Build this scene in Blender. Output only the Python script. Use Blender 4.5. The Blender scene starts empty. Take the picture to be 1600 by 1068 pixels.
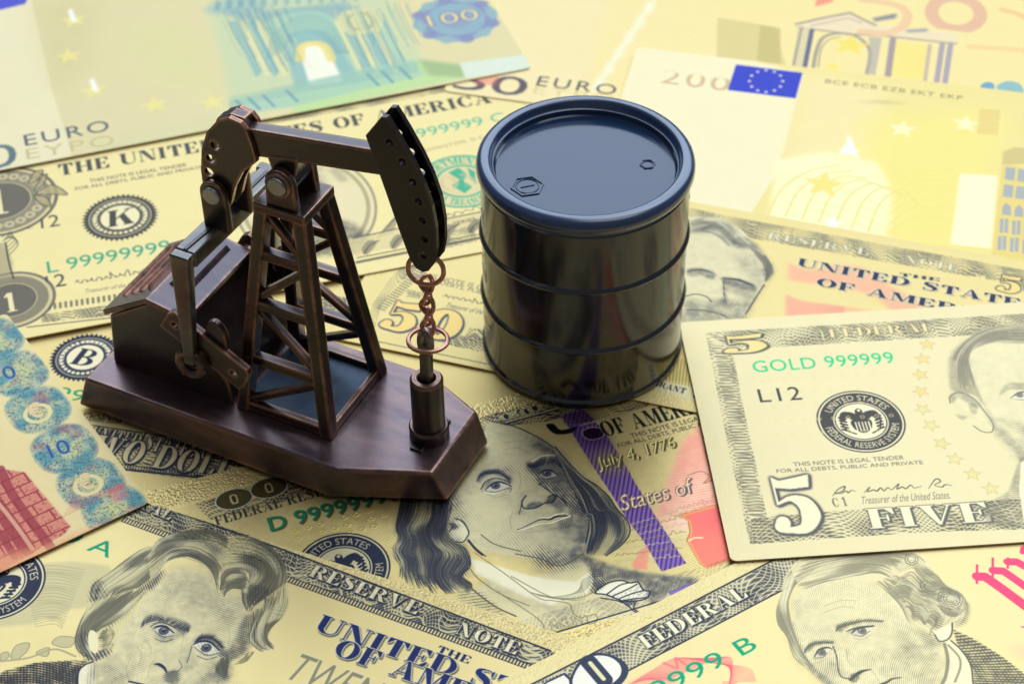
import bpy, bmesh, math, random
import numpy as np
from mathutils import Vector, Matrix
random.seed(7); rng = np.random.default_rng(7)
S = 0.001                      # all lengths below are written in millimetres
sc = bpy.context.scene
C = sc.collection
# ------------------------------------------------------------------ camera
PITCH, CAMH, ROLL, FPX = 0.7290833, 261.0931, -0.01421177, 2962.3567
cam_d = bpy.data.cameras.new('camera'); cam = bpy.data.objects.new('camera', cam_d); C.objects.link(cam)
cam_d.sensor_width = 36; cam_d.lens = 36*FPX/1600; cam_d.clip_start = .01; cam_d.clip_end = 50
F_ = Vector((0, math.cos(PITCH), -math.sin(PITCH))); U_ = Vector((0, math.sin(PITCH), math.cos(PITCH))); X_ = Vector((1, 0, 0))
cr, sr = math.cos(ROLL), math.sin(ROLL)
Xr = cr*X_ + sr*U_; Ur = -sr*X_ + cr*U_
m = Matrix((Xr, Ur, -F_)).transposed().to_4x4(); m.translation = Vector((0, 0, CAMH*S)); cam.matrix_world = m
sc.camera = cam
cam_d.dof.use_dof = True; cam_d.dof.focus_distance = .338; cam_d.dof.aperture_fstop = 30
# ------------------------------------------------------------------ world, lamps, exposure
w = bpy.data.worlds.new('World'); sc.world = w; w.use_nodes = True
bg = w.node_tree.nodes['Background']; bg.inputs[0].default_value = (.55, .62, .75, 1); bg.inputs[1].default_value = .14
def area(name, loc, target, sx, sy, power, col, spread=180):
    d = bpy.data.lights.new(name, 'AREA'); d.shape = 'RECTANGLE'; d.size = sx; d.size_y = sy; d.energy = power; d.color = col
    d.spread = math.radians(spread)
    o = bpy.data.objects.new(name, d); C.objects.link(o); o.location = loc
    o.rotation_euler = (Vector(target)-Vector(loc)).to_track_quat('-Z', 'Y').to_euler(); return o
area('back_softbox', (.24, 1.36, 1.18), (.02, .30, .0), 2.9, 1.7, 38.5, (.67, .81, 1.0))
area('overhead_softbox', (.25, .28, .85), (0, .28, 0), .7, .6, 1.7, (.92, .95, 1.0))
sc.view_settings.view_transform = 'Standard'; sc.view_settings.look = 'None'; sc.view_settings.exposure = 0; sc.view_settings.gamma = 1
sc.render.engine = 'CYCLES'
# ------------------------------------------------------------------ helpers: objects
def link(o, parent=None):
    C.objects.link(o)
    if parent: o.parent = parent
    return o
def tag(o, label=None, cat=None, group=None, kind=None):
    if label: o['label'] = label
    if cat: o['category'] = cat
    if group: o['group'] = group
    if kind: o['kind'] = kind
    return o
def empty(name, loc=(0, 0, 0), rz=0):
    o = bpy.data.objects.new(name, None); o.empty_display_size = .01
    o.location = [c*S for c in loc]; o.rotation_euler = (0, 0, rz); return link(o)
def build(name, bm, mat, parent=None, smooth=False, bevel=0, seg=2):
    me = bpy.data.meshes.new(name)
    bmesh.ops.recalc_face_normals(bm, faces=bm.faces)
    if bevel:
        es = [e for e in bm.edges if len(e.link_faces) == 2 and e.calc_face_angle(0) > .5]
        bmesh.ops.bevel(bm, geom=es, offset=bevel, segments=seg, profile=.5, affect='EDGES', clamp_overlap=True)
    bmesh.ops.scale(bm, vec=(S, S, S), verts=bm.verts)
    if smooth or bevel:
        for f in bm.faces: f.smooth = True
        for e in bm.edges:
            if len(e.link_faces) == 2 and e.calc_face_angle(0) > (.6 if smooth else 2.5) and not bevel: e.smooth = False
    bm.to_mesh(me); bm.free()
    o = bpy.data.objects.new(name, me); me.materials.append(mat)
    if bevel: wn = o.modifiers.new('weighted_normal', 'WEIGHTED_NORMAL'); wn.weight = 100
    return link(o, parent)
def prism(pts, a, b, axis='v', bm=None):
    """polygon pts extruded; axis 'v': pts=(u,z) from v=a to b; 'z': pts=(u,v); 'u': pts=(v,z)"""
    bm = bm or bmesh.new()
    def P(p, t): return {'v': (p[0], t, p[1]), 'z': (p[0], p[1], t), 'u': (t, p[0], p[1])}[axis]
    A = [bm.verts.new(P(p, a)) for p in pts]; B = [bm.verts.new(P(p, b)) for p in pts]
    n = len(pts); bm.faces.new(A); bm.faces.new(B[::-1])
    for i in range(n): bm.faces.new((A[i], B[i], B[(i+1) % n], A[(i+1) % n]))
    return bm
def loft(polyA, polyB, bm=None):
    bm = bm or bmesh.new()
    A = [bm.verts.new(p) for p in polyA]; B = [bm.verts.new(p) for p in polyB]; n = len(A)
    bm.faces.new(A); bm.faces.new(B[::-1])
    for i in range(n): bm.faces.new((A[i], B[i], B[(i+1) % n], A[(i+1) % n]))
    return bm
def box(x0, x1, y0, y1, z0, z1, bm=None): return prism([(x0, y0), (x1, y0), (x1, y1), (x0, y1)], z0, z1, 'z', bm)
def bar(p, q, wd, th, up=(0, 0, 1), bm=None):
    """rectangular bar from p to q; wd across, th along 'up'"""
    bm = bm or bmesh.new(); p = Vector(p); q = Vector(q); d = (q-p).normalized()
    s = d.cross(Vector(up)).normalized(); t = s.cross(d).normalized()
    o = [(-1, -1), (1, -1), (1, 1), (-1, 1)]
    return loft([p+s*a*wd/2+t*b*th/2 for a, b in o], [q+s*a*wd/2+t*b*th/2 for a, b in o], bm)
def cyl(p, q, r, n=32, r2=None, bm=None):
    bm = bm or bmesh.new(); p = Vector(p); q = Vector(q); d = (q-p).normalized()
    s = d.orthogonal().normalized(); t = d.cross(s); r2 = r if r2 is None else r2
    f = lambda c, r: [c+(s*math.cos(2*math.pi*i/n)+t*math.sin(2*math.pi*i/n))*r for i in range(n)]
    return loft(f(p, r), f(q, r2), bm)
def lathe(prof, n=96, c=(0, 0), bm=None, close=True):
    bm = bm or bmesh.new(); rings = []
    for r, z in prof:
        if r < 1e-6: rings.append([bm.verts.new((c[0], c[1], z))])
        else: rings.append([bm.verts.new((c[0]+r*math.cos(2*math.pi*i/n), c[1]+r*math.sin(2*math.pi*i/n), z)) for i in range(n)])
    for a, b in zip(rings, rings[1:]):
        for i in range(n):
            j = (i+1) % n
            if len(a) == 1 and len(b) == 1: break
            if len(a) == 1: bm.faces.new((a[0], b[j], b[i]))
            elif len(b) == 1: bm.faces.new((a[i], a[j], b[0]))
            else: bm.faces.new((a[i], a[j], b[j], b[i]))
    return bm
def tube(path, r, closed=False, n=10, bm=None):
    bm = bm or bmesh.new(); P = [Vector(p) for p in path]; m = len(P); rings = []; last = None
    for i, p in enumerate(P):
        d = (P[(i+1) % m]-P[i-1]) if closed else (P[min(i+1, m-1)]-P[max(i-1, 0)])
        d.normalize()
        s = (last - d*last.dot(d)).normalized() if last else d.orthogonal().normalized()
        last = s; t = d.cross(s)
        rr = r[i] if hasattr(r, '__len__') else r
        rings.append([bm.verts.new(p+(s*math.cos(2*math.pi*k/n)+t*math.sin(2*math.pi*k/n))*rr) for k in range(n)])
    for i in range(m if closed else m-1):
        a, b = rings[i], rings[(i+1) % m]
        for k in range(n): bm.faces.new((a[k], a[(k+1) % n], b[(k+1) % n], b[k]))
    if not closed: bm.faces.new(rings[0][::-1]); bm.faces.new(rings[-1])
    return bm
def plate_with_holes(outline, holes, r, v0, v1):
    """plate in the u,z plane with round holes bored through"""
    from mathutils.geometry import delaunay_2d_cdt
    pts = [Vector(p) for p in outline]; n = len(pts); edges = [(i, (i+1) % n) for i in range(n)]; hs = []
    for (hx, hz) in holes:
        k = len(pts); m_ = 18
        pts += [Vector((hx+r*math.cos(2*math.pi*i/m_), hz+r*math.sin(2*math.pi*i/m_))) for i in range(m_)]
        edges += [(k+i, k+(i+1) % m_) for i in range(m_)]; hs.append((hx, hz))
    V, E, Fc, *_ = delaunay_2d_cdt(pts, edges, [], 1, 1e-5)
    bm = bmesh.new(); a = [bm.verts.new((p.x, v0, p.y)) for p in V]
    for f in Fc:
        c = sum((V[i] for i in f), Vector((0, 0)))/len(f)
        if any(math.hypot(c.x-h[0], c.y-h[1]) < r*.98 for h in hs): continue
        bm.faces.new([a[i] for i in f])
    for v in [v for v in bm.verts if not v.link_faces]: bm.verts.remove(v)
    g = bmesh.ops.extrude_face_region(bm, geom=list(bm.faces))
    for v in [x for x in g['geom'] if isinstance(x, bmesh.types.BMVert)]: v.co.y = v1
    return bm
# ------------------------------------------------------------------ helpers: materials
def newmat(name):
    m = bpy.data.materials.new(name); m.use_nodes = True; nt = m.node_tree
    return m, nt, nt.nodes['Principled BSDF']
def N(nt, t, **k):
    n = nt.nodes.new(t)
    for a, b in k.items(): setattr(n, a, b)
    return n
def ramp(nt, fac, stops):
    r = N(nt, 'ShaderNodeValToRGB'); e = r.color_ramp.elements
    while len(e) < len(stops): e.new(.5)
    for x, (p, c) in zip(e, stops): x.position = p; x.color = (*c, 1)
    nt.links.new(fac, r.inputs[0]); return r.outputs[0]
def noise(nt, scale, detail=4, rough=.55, vec=None, typ='ShaderNodeTexNoise'):
    n = N(nt, typ); n.inputs['Scale'].default_value = scale
    if 'Detail' in n.inputs: n.inputs['Detail'].default_value = detail; n.inputs['Roughness'].default_value = rough
    if vec is None:
        g = N(nt, 'ShaderNodeTexCoord'); vec = g.outputs['Object']
    nt.links.new(vec, n.inputs['Vector']); return n.outputs[0]
def mixc(nt, fac, a, b):
    n = N(nt, 'ShaderNodeMix', data_type='RGBA')
    for s, v in ((0, fac), (6, a), (7, b)):
        if hasattr(v, 'links'): nt.links.new(v, n.inputs[s])
        else: n.inputs[s].default_value = v if s == 0 else (*v, 1)
    return n.outputs[2]
def bump(nt, p, h, strength, dist):
    b = N(nt, 'ShaderNodeBump'); b.inputs['Strength'].default_value = strength; b.inputs['Distance'].default_value = dist
    nt.links.new(h, b.inputs['Height']); nt.links.new(b.outputs[0], p.inputs['Normal']); return b
def bronze(name, dark, mid, edge, rough=.36, wear=1.0, radius=.0009, grain=1.0, coat=.9, coat_r=.24):
    m, nt, p = newmat(name)
    g0 = N(nt, 'ShaderNodeTexCoord'); mp = N(nt, 'ShaderNodeMapping'); mp.inputs['Scale'].default_value = (.45, 1.5, 1); nt.links.new(g0.outputs['Object'], mp.inputs[0]); n1 = noise(nt, 150, 7, .7, mp.outputs[0]); n2 = noise(nt, 900, 3)
    g = N(nt, 'ShaderNodeNewGeometry')
    bv = N(nt, 'ShaderNodeBevel', samples=4); bv.inputs['Radius'].default_value = radius
    dt = N(nt, 'ShaderNodeVectorMath', operation='DOT_PRODUCT'); nt.links.new(bv.outputs[0], dt.inputs[0]); nt.links.new(g.outputs['Normal'], dt.inputs[1])
    e = ramp(nt, dt.outputs['Value'], [(.90, (1, 1, 1)), (.998, (0, 0, 0))])
    mm = N(nt, 'ShaderNodeMath', operation='MULTIPLY'); nt.links.new(e, mm.inputs[0])
    wr = ramp(nt, n1, [(.38, (.12,)*3), (.62, (wear,)*3)]); nt.links.new(wr, mm.inputs[1])
    body = ramp(nt, n1, [(.3, dark), (.7, mid)])
    nt.links.new(mixc(nt, mm.outputs[0], body, edge), p.inputs['Base Color'])
    p.inputs['Metallic'].default_value = .8
    p.inputs['Coat Weight'].default_value = coat; p.inputs['Coat Roughness'].default_value = coat_r; p.inputs['Coat IOR'].default_value = 1.65
    rr = N(nt, 'ShaderNodeMapRange'); rr.inputs[3].default_value = rough-.08; rr.inputs[4].default_value = rough+.14
    nt.links.new(n1, rr.inputs[0]); nt.links.new(rr.outputs[0], p.inputs['Roughness'])
    bump(nt, p, n2, .35*grain, .00008)
    return m
M = {}
M['bronze'] = bronze('antique_bronze', (.026, .016, .014), (.085, .048, .038), (.95, .42, .21), radius=.0010)
M['bronze_base'] = bronze('base_bronze', (.085, .05, .062), (.27, .145, .125), (.95, .46, .24), rough=.30, radius=.0013)
M['bronze_dark'] = bronze('blackened_bronze', (.012, .009, .009), (.03, .02, .018), (.22, .12, .08), wear=.5)
M['roof'] = bronze('roof_bronze', (.05, .034, .045), (.12, .07, .075), (.9, .42, .24), rough=.34, radius=.0012)
M['steel'] = bronze('dark_pewter', (.08, .07, .06), (.2, .18, .15), (.5, .42, .33), rough=.3)
M['rivet'] = bronze('rivet_steel', (.32, .32, .32), (.55, .55, .55), (.7, .7, .7), rough=.3)
M['copper'] = bronze('copper_wire', (.55, .2, .11), (.75, .33, .2), (.9, .5, .35), rough=.25, radius=.0001)
# ------------------------------------------------------------------ the pump jack
PO = (-11.1, 256.3, 0)
def pump_jack():
    root = tag(empty('oil_pump_jack', PO, math.radians(-27)), 'miniature copper-brown oil pump jack on the banknotes, chain hanging from its curved head', 'pump jack model')
    B, D, K = M['bronze'], M['bronze_dark'], M['bronze_base']
    bot = [(-76, -17.6), (-18, -17.6), (2.7, -8.6), (2.7, 8.6), (-14.5, 16.6), (-76, 16.8)]
    top = [(-74.2, -16.2), (-16.4, -16.2), (0, -9.2), (0, 9.2), (-12.8, 14.6), (-74.2, 15)]
    build('base', loft([(*p, .1) for p in bot], [(*p, 7) for p in top]), K, root, bevel=.55, seg=3)
    # engine house
    v0, v1 = -9.6, 12.2
    hs = prism([(-71.9, 7.0), (-70.6, 19.6), (-60.2, 26.6), (-52.0, 25.4), (-50.6, 21.5), (-44.2, 12.2), (-43.6, 7.0)], v0, v1)
    h = build('engine_house', hs, B, root, bevel=.35)
    def slab(a, b, t, lo, hi, bm):
        a = Vector(a); b = Vector(b); n = Vector((-(b-a).y, (b-a).x)).normalized()*t
        return prism([a, b, b+n, a+n], lo, hi, 'v', bm)
    rf = bmesh.new()
    prism([(-71.2, 19.9), (-60.3, 26.9), (-51.2, 25.4), (-51.0, 26.6), (-60.2, 28.3), (-71.4, 21.3)], v0-.9, v1+.5, 'v', rf)
    r = build('roof', rf, M['roof'], h, bevel=.25)
    rb = bmesh.new()
    for i, t in enumerate((.16, .36, .56, .76)):
        u = -71.2+10.9*t; z = 21.2+7.0*t
        loft([(u-1.3, v0+3, z-.55), (u+1.0, v0+3, z+.9-.4), (u+.4, v0+3.4, z+1.3), (u+.2, v0+3, z-.2)],
             [(u-1.3, v1-2, z-.55), (u+1.0, v1-2, z+.5), (u+.4, v1-2, z+1.3), (u+.2, v1-2, z-.2)], rb)
    for t in (.22, .55):
        u = -60.2+9*t; z = 28.2-1.6*t
        loft([(u-1.2, v0+5, z-.3), (u+1.2, v0+5, z-.5), (u, v0+5.4, z+.9)], [(u-1.2, v1-2, z-.3), (u+1.2, v1-2, z-.5), (u, v1-2, z+.9)], rb)
    build('roof_rib', rb, M['roof'], h)
    # tower
    zb, zt = 7.2, 55.0
    b = (-42.6, -21.2, -10.2, 11.8); t = (-36.4, -26.0, -4.7, 5.5); LW = 2.7
    def edge(z):
        k = (z-zb)/(zt-zb); return [b[i]+(t[i]-b[i])*k for i in range(4)]
    pf = bmesh.new(); box(t[0]-.2, t[1]+.2, t[2]-.2, t[3]+.2, zt-1.6, zt+.4, pf)
    tw = build('tower', pf, M['bronze'], root, bevel=.3)
    for iu in (0, 1):
        for iv in (0, 1):
            def foot(z):
                e = edge(z); u = e[iu]; v = e[2+iv]; du = LW if iu == 0 else -LW; dv = LW if iv == 0 else -LW
                return [(u, v, z), (u+du, v, z), (u+du, v+dv, z), (u, v+dv, z)]
            build('tower_leg', loft(foot(zb-.1), foot(zt-1.2)), B, tw, bevel=.28)
    for iv in (0, 1):
        def vv(z, ins=1.3): e = edge(z)[2+iv]; return e+(ins if iv == 0 else -ins)
        lv = [44.0, 32.6, 19.6]
        for z in lv:
            e = edge(z); build('crossbar', bar((e[0]+1.6, vv(z), z), (e[1]-1.6, vv(z), z), 2.0, 2.2), B, tw, bevel=.2)
        zz = [(52.5, 45.4, 0), (34.0, 42.6, 0), (31.4, 21.0, 0), (9.0, 18.2, 0)]
        for za, zc, _ in zz:
            ea, ec = edge(za), edge(zc)
            build('brace', bar((ea[0]+2.2, vv(za, 1.5), za), (ec[1]-2.2, vv(zc, 1.5), zc), 1.5, 1.5), B, tw, bevel=.2)
    fl = bmesh.new(); box(b[0]+.6, b[1]-.9, b[2]+.9, b[3]-.9, 6.8, 7.9, fl)
    build('floor_plate', fl, M['blueblack'], tw, bevel=.15)
    rl = bmesh.new()
    bar((b[0]+2.4, b[2]+1.2, 8.2), (b[1]-2.4, b[2]+1.2, 8.2), 1.7, 2.0, bm=rl); bar((b[1]-1.0, b[2]+2.5, 8.2), (b[1]-1.0, b[3]-2.5, 8.2), 1.2, 2.0, bm=rl)
    bar((b[0]+2.4, b[3]-1.2, 8.2), (b[1]-2.4, b[3]-1.2, 8.2), 1.7, 2.0, bm=rl)
    build('floor_rail', rl, B, tw, bevel=.2)
    # saddle bearing on the tower
    def lug(uc, zc, zbase, hw, v0, v1, zflare=0):
        pts = [(uc-hw-zflare, zbase), (uc-hw, zc)]+[(uc-hw*math.cos(a), zc+hw*math.sin(a)) for a in np.linspace(.3, math.pi-.3, 9)]+[(uc+hw, zc), (uc+hw+zflare, zbase)]
        return prism(pts, v0, v1)
    for v0_, v1_ in ((-4.2, -2.6), (2.6, 4.2)):
        build('saddle_lug', lug(-30.9, 60.6, 55.3, 2.9, v0_, v1_, .3), B, root, bevel=.3)
    bo = bmesh.new(); cyl((-30.9, -5.2, 60.6), (-30.9, 5.2, 60.6), 1.9, 32, bm=bo)
    build('pivot_pin', bo, M['rivet'], root, bevel=.3)
    build('pin_collar', cyl((-30.9, -4.75, 60.6), (-30.9, 4.75, 60.6), 2.6, 32), B, root, bevel=.2)
    sd = prism([(-34.2, 64.8), (-33.2, 61.2), (-31.5, 59.3), (-30.2, 59.3), (-28.6, 61.2), (-27.6, 65.9)], -2.3, 1.4)
    build('beam_saddle', sd, B, root, bevel=.3)
    # walking beam
    bm_ = prism([(-39.8, 63.0), (-8.6, 68.0), (-9.5, 72.9), (-39.8, 68.8)], -2.1, .7)
    build('walking_beam', bm_, B, root, bevel=.3)
    # rear head: two curved plates
    out = [(-38.4, 70.6), (-40.8, 71.0), (-43.4, 69.6), (-46.0, 66.4), (-47.7, 62.0), (-48.5, 57.2), (-48.6, 52.6), (-47.2, 49.2), (-44.4, 48.8), (-42.8, 51.6), (-41.6, 55.4), (-39.4, 59.6), (-36.0, 63.0), (-36.6, 66.6), (-37.4, 69.4)]
    for a_, b_ in ((-2.8, -1.9), (.7, 1.6)):
        build('tail_plate', plate_with_holes(out, [(-44.6, 63.8), (-46.0, 60.5), (-46.8, 57.3)], .95, a_, b_), B, root)
    bl = prism([(-38.2, 70.9), (-41.2, 71.0), (-44.2, 69.2), (-45.4, 66.6), (-42, 64), (-38.2, 64)], -1.8, .7); build('tail_block', bl, B, root, bevel=.3)
    # equaliser bar, clevis and pin
    eq = bmesh.new(); bar((-47.4, -12.2, 44.2), (-46.6, 15.2, 44.2), 4.2, 3.4, bm=eq)
    build('equaliser_bar', eq, M['steel'], root, bevel=.35)
    gr = bmesh.new(); bar((-47.5, -12, 46.0), (-46.8, -4.5, 46.0), .7, .3, bm=gr); bar((-46.9, 4.5, 46.0), (-46.6, 14.5, 46.0), .7, .3, bm=gr)
    build('bar_groove', gr, D, root)
    for v in (-4.4, 2.8):
        build('clevis_lug', lug(-45.6, 53.6, 45.2, 2.75, v, v+1.5), B, root, bevel=.3)
    build('clevis_pin', cyl((-45.6, -5.0, 53.6), (-45.6, 4.9, 53.6), 1.85), M['rivet'], root, bevel=.3)
    # cranks, connecting rods
    for s in (-1, 1):
        vc = -11.6 if s < 0 else 14.2
        a = Vector((-54.6, 27.2)); c = Vector((-38.2, 17.4)); d = (c-a).normalized(); n = Vector((-d.y, d.x))*3.1
        ol = [a-n*.8, a-n, c-n*1.0, c-n*.4+d*.6, c+n*.75+d*.2, c+n-d*.8, a+n*1.0+d*.9, a+n*.5]
        cr_ = build('crank_arm', plate_with_holes([tuple(p) for p in ol], [(-52.6, 26.0), (-40.6, 18.5)], .75, vc-.7, vc+.7), B, root)
        rv = vc+s*1.7
        r0, r1 = (rv-1.1, rv+1.1)
        build('connecting_rod', loft([(-49.5, r0, 45.9), (-45.3, r0, 45.9), (-45.3, r1, 45.9), (-49.5, r1, 45.9)], [(-50.5, r0+.3, 18.5), (-48.2, r0+.3, 18.5), (-48.2, r1-.1, 18.5), (-50.5, r1-.1, 18.5)]), M['steel'], root, bevel=.4)
        hub = bmesh.new(); path = [(-49.4+2.5*math.cos(q), rv, 18.4+2.5*math.sin(q)) for q in np.linspace(0, 2*math.pi, 24, endpoint=False)]
        tube(path, 1.0, True, bm=hub); build('rod_eye', hub, B, root, smooth=True)
        build('crank_lug', plate_with_holes([(-52.9, 18.6), (-51.4, 21.4), (-47, 21.6), (-46.2, 18.0), (-48.5, 14.8), (-52.0, 14.4)], [(-49.4, 18.4), (-51.3, 16.2)], 1.05, rv+.1, rv+1.2 if s < 0 else rv-1.2), B, root)
        build('crank_pin', cyl((-49.4, rv-s*.9, 18.4), (-49.4, vc-s*3, 18.4), 1.3), D, root, bevel=.2)
        fl_ = [(-46.3+3.1*math.cos(q)*(.78), 24.2+4.6*math.sin(q)) for q in np.linspace(0, 2*math.pi, 28, endpoint=False)]
        build('brake_wheel', prism([(x+2.2, z+.6) for x, z in fl_], vc-s*.9-.8+(0 if s < 0 else 0), vc-s*.9+.6), B, root, bevel=.3)
    # horse head
    W = [(-13.0, 75.9), (-9.7, 80.6), (-8.6, 80.9), (-6.5, 77.6), (-4.0, 73.2), (-2.2, 69.2), (-.9, 65), (-.3, 60.5), (-.35, 56), (-1.0, 52.4), (-2.2, 50.4), (-3.4, 49.7), (-4.8, 50.2), (-5.8, 51.8), (-7.6, 57.5), (-10.2, 66.5)]
    hh = [(-8.4, 75.8), (-6.2, 72.6), (-4.4, 69.0), (-3.5, 65.1), (-2.9, 61.3), (-2.7, 57.3), (-3.1, 53.5)]
    for a_, b_ in ((-2.9, -2.0), (.2, 1.1)):
        build('horse_head_plate', plate_with_holes(W, hh, .72, a_, b_), D, root)
    ins = [(-12.2, 75.2), (-10.5, 77.0), (-6.6, 69), (-5.4, 62), (-6.4, 56.8), (-8.0, 60.5), (-10.0, 66.8)]
    build('horse_head_core', prism(ins, -2.0, .2), D, root)
    # rings, chain, hook
    def ring(c, r, wire, tilt, yaw, name, mat=M['copper']):
        pts = [(r*math.cos(q), 0, r*math.sin(q)) for q in np.linspace(0, 2*math.pi, 36, endpoint=False)]
        R = Matrix.Rotation(yaw, 3, 'Z') @ Matrix.Rotation(tilt, 3, 'X')
        return build(name, tube([Vector(c)+R@Vector(p) for p in pts], wire, True), mat, root, smooth=True)
    ring((-3.9, -.9, 48.6), 3.2, .45, -.1, .30, 'split_ring')
    ring((-4.5, -.4, 31.4), 3.6, .45, 1.5, .35, 'split_ring')
    for i in range(5):
        z = 45.0-i*2.55; c = Vector((-4.1-.04*i, -.6, z)); R = Matrix.Rotation(.35+(i % 2)*1.35, 3, 'Z'); pts = []
        for q in np.linspace(0, 2*math.pi, 26, endpoint=False):
            pts.append(c+R@Vector((1.15*math.cos(q)*(1-.15*abs(math.sin(q))), .34*math.sin(2*q), 1.95*math.sin(q))))
        build('chain_link', tube(pts, .43, True, 10), M['copper'], root, smooth=True)
    cx, cy = -5.3, -.4
    cy_ = lathe([(0, 21.9-5), (1.6, 17), (1.6, 21.4), (1.9, 21.8), (2.7, 21.8), (3.15, 21.3), (3.15, 10.2), (3.15, 7)], 48, (cx, cy))
    build('wellhead_pipe', cy_, M['bronze'], root, smooth=True)
    build('wellhead_flange', lathe([(3.0, 9.9), (3.55, 9.9), (3.85, 9.5), (3.85, 7)], 48, (cx, cy)), B, root, smooth=True)
    tab = bmesh.new(); box(cx-1.5, cx+1.1, cy-5.2, cy-3.2, 6.9, 7.5, tab); box(cx+.5, cx+2.1, cy+3.4, cy+4.9, 6.9, 7.5, tab)
    build('flange_tab', tab, D, root, bevel=.15)
    hk = bmesh.new(); bar((cx, cy, 17), (cx+.3, cy, 30.4), 1.9, 2.2, up=(1, 0, 0), bm=hk)
    build('polished_rod', hk, M['steel'], root, bevel=.45)
    build('rod_loop', tube([(cx+.25+1.0*math.cos(q)*.9, cy, 30.6+2.6*math.sin(q)) for q in np.linspace(0, 2*math.pi, 24, endpoint=False)], .85, True), M['steel'], root, smooth=True)
    return root
mb, nt, p = newmat('blue_black_metal'); M['blueblack'] = mb
n = noise(nt, 300, 5); nt.links.new(ramp(nt, n, [(.3, (.03, .045, .07)), (.7, (.06, .09, .13))]), p.inputs['Base Color'])
p.inputs['Metallic'].default_value = .5; p.inputs['Roughness'].default_value = .38; bump(nt, p, n, .3, .0001)
pump_jack()
# ------------------------------------------------------------------ the barrel
ml, nt, p = newmat('lid_plastic'); M['lid'] = ml
n = noise(nt, 700, 3); p.inputs['Base Color'].default_value = (.014, .036, .09, 1); p.inputs['Roughness'].default_value = .12; p.inputs['IOR'].default_value = 1.76; p.inputs['Coat Weight'].default_value = 0; p.inputs['Coat IOR'].default_value = 1.6; p.inputs['Coat Roughness'].default_value = .2
bump(nt, p, n, .08, .00005)
mlr, nt, p = newmat('lit_rim_plastic'); M['lid_rim'] = mlr  # lid plastic again, bluer and glossier: blue light on the rim put into colour
p.inputs['Base Color'].default_value = (.018, .05, .13, 1); p.inputs['Roughness'].default_value = .22; p.inputs['IOR'].default_value = 1.9; p.inputs['Coat Weight'].default_value = .6; p.inputs['Coat IOR'].default_value = 1.8; p.inputs['Coat Roughness'].default_value = .3
mbk, nt, p = newmat('barrel_gloss'); M['drum'] = mbk
sp = noise(nt, 1400, 0, typ='ShaderNodeTexVoronoi'); big = noise(nt, 90, 3)
spk = ramp(nt, sp, [(.06, (1, 1, 1)), (.13, (0, 0, 0))]); bm2 = ramp(nt, big, [(.52, (0, 0, 0)), (.62, (1, 1, 1))])
mu = N(nt, 'ShaderNodeMath', operation='MULTIPLY'); nt.links.new(spk, mu.inputs[0]); nt.links.new(bm2, mu.inputs[1])
nt.links.new(mixc(nt, mu.outputs[0], (.006, .0065, .006), (.28, .28, .24)), p.inputs['Base Color'])
p.inputs['Roughness'].default_value = .16; p.inputs['IOR'].default_value = 2.3
bump(nt, p, noise(nt, 45, 2), .10, .0006)
mwh, nt, p = newmat('white_print'); M['white'] = mwh; p.inputs['Base Color'].default_value = (.7, .7, .66, 1); p.inputs['Roughness'].default_value = .4
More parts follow.
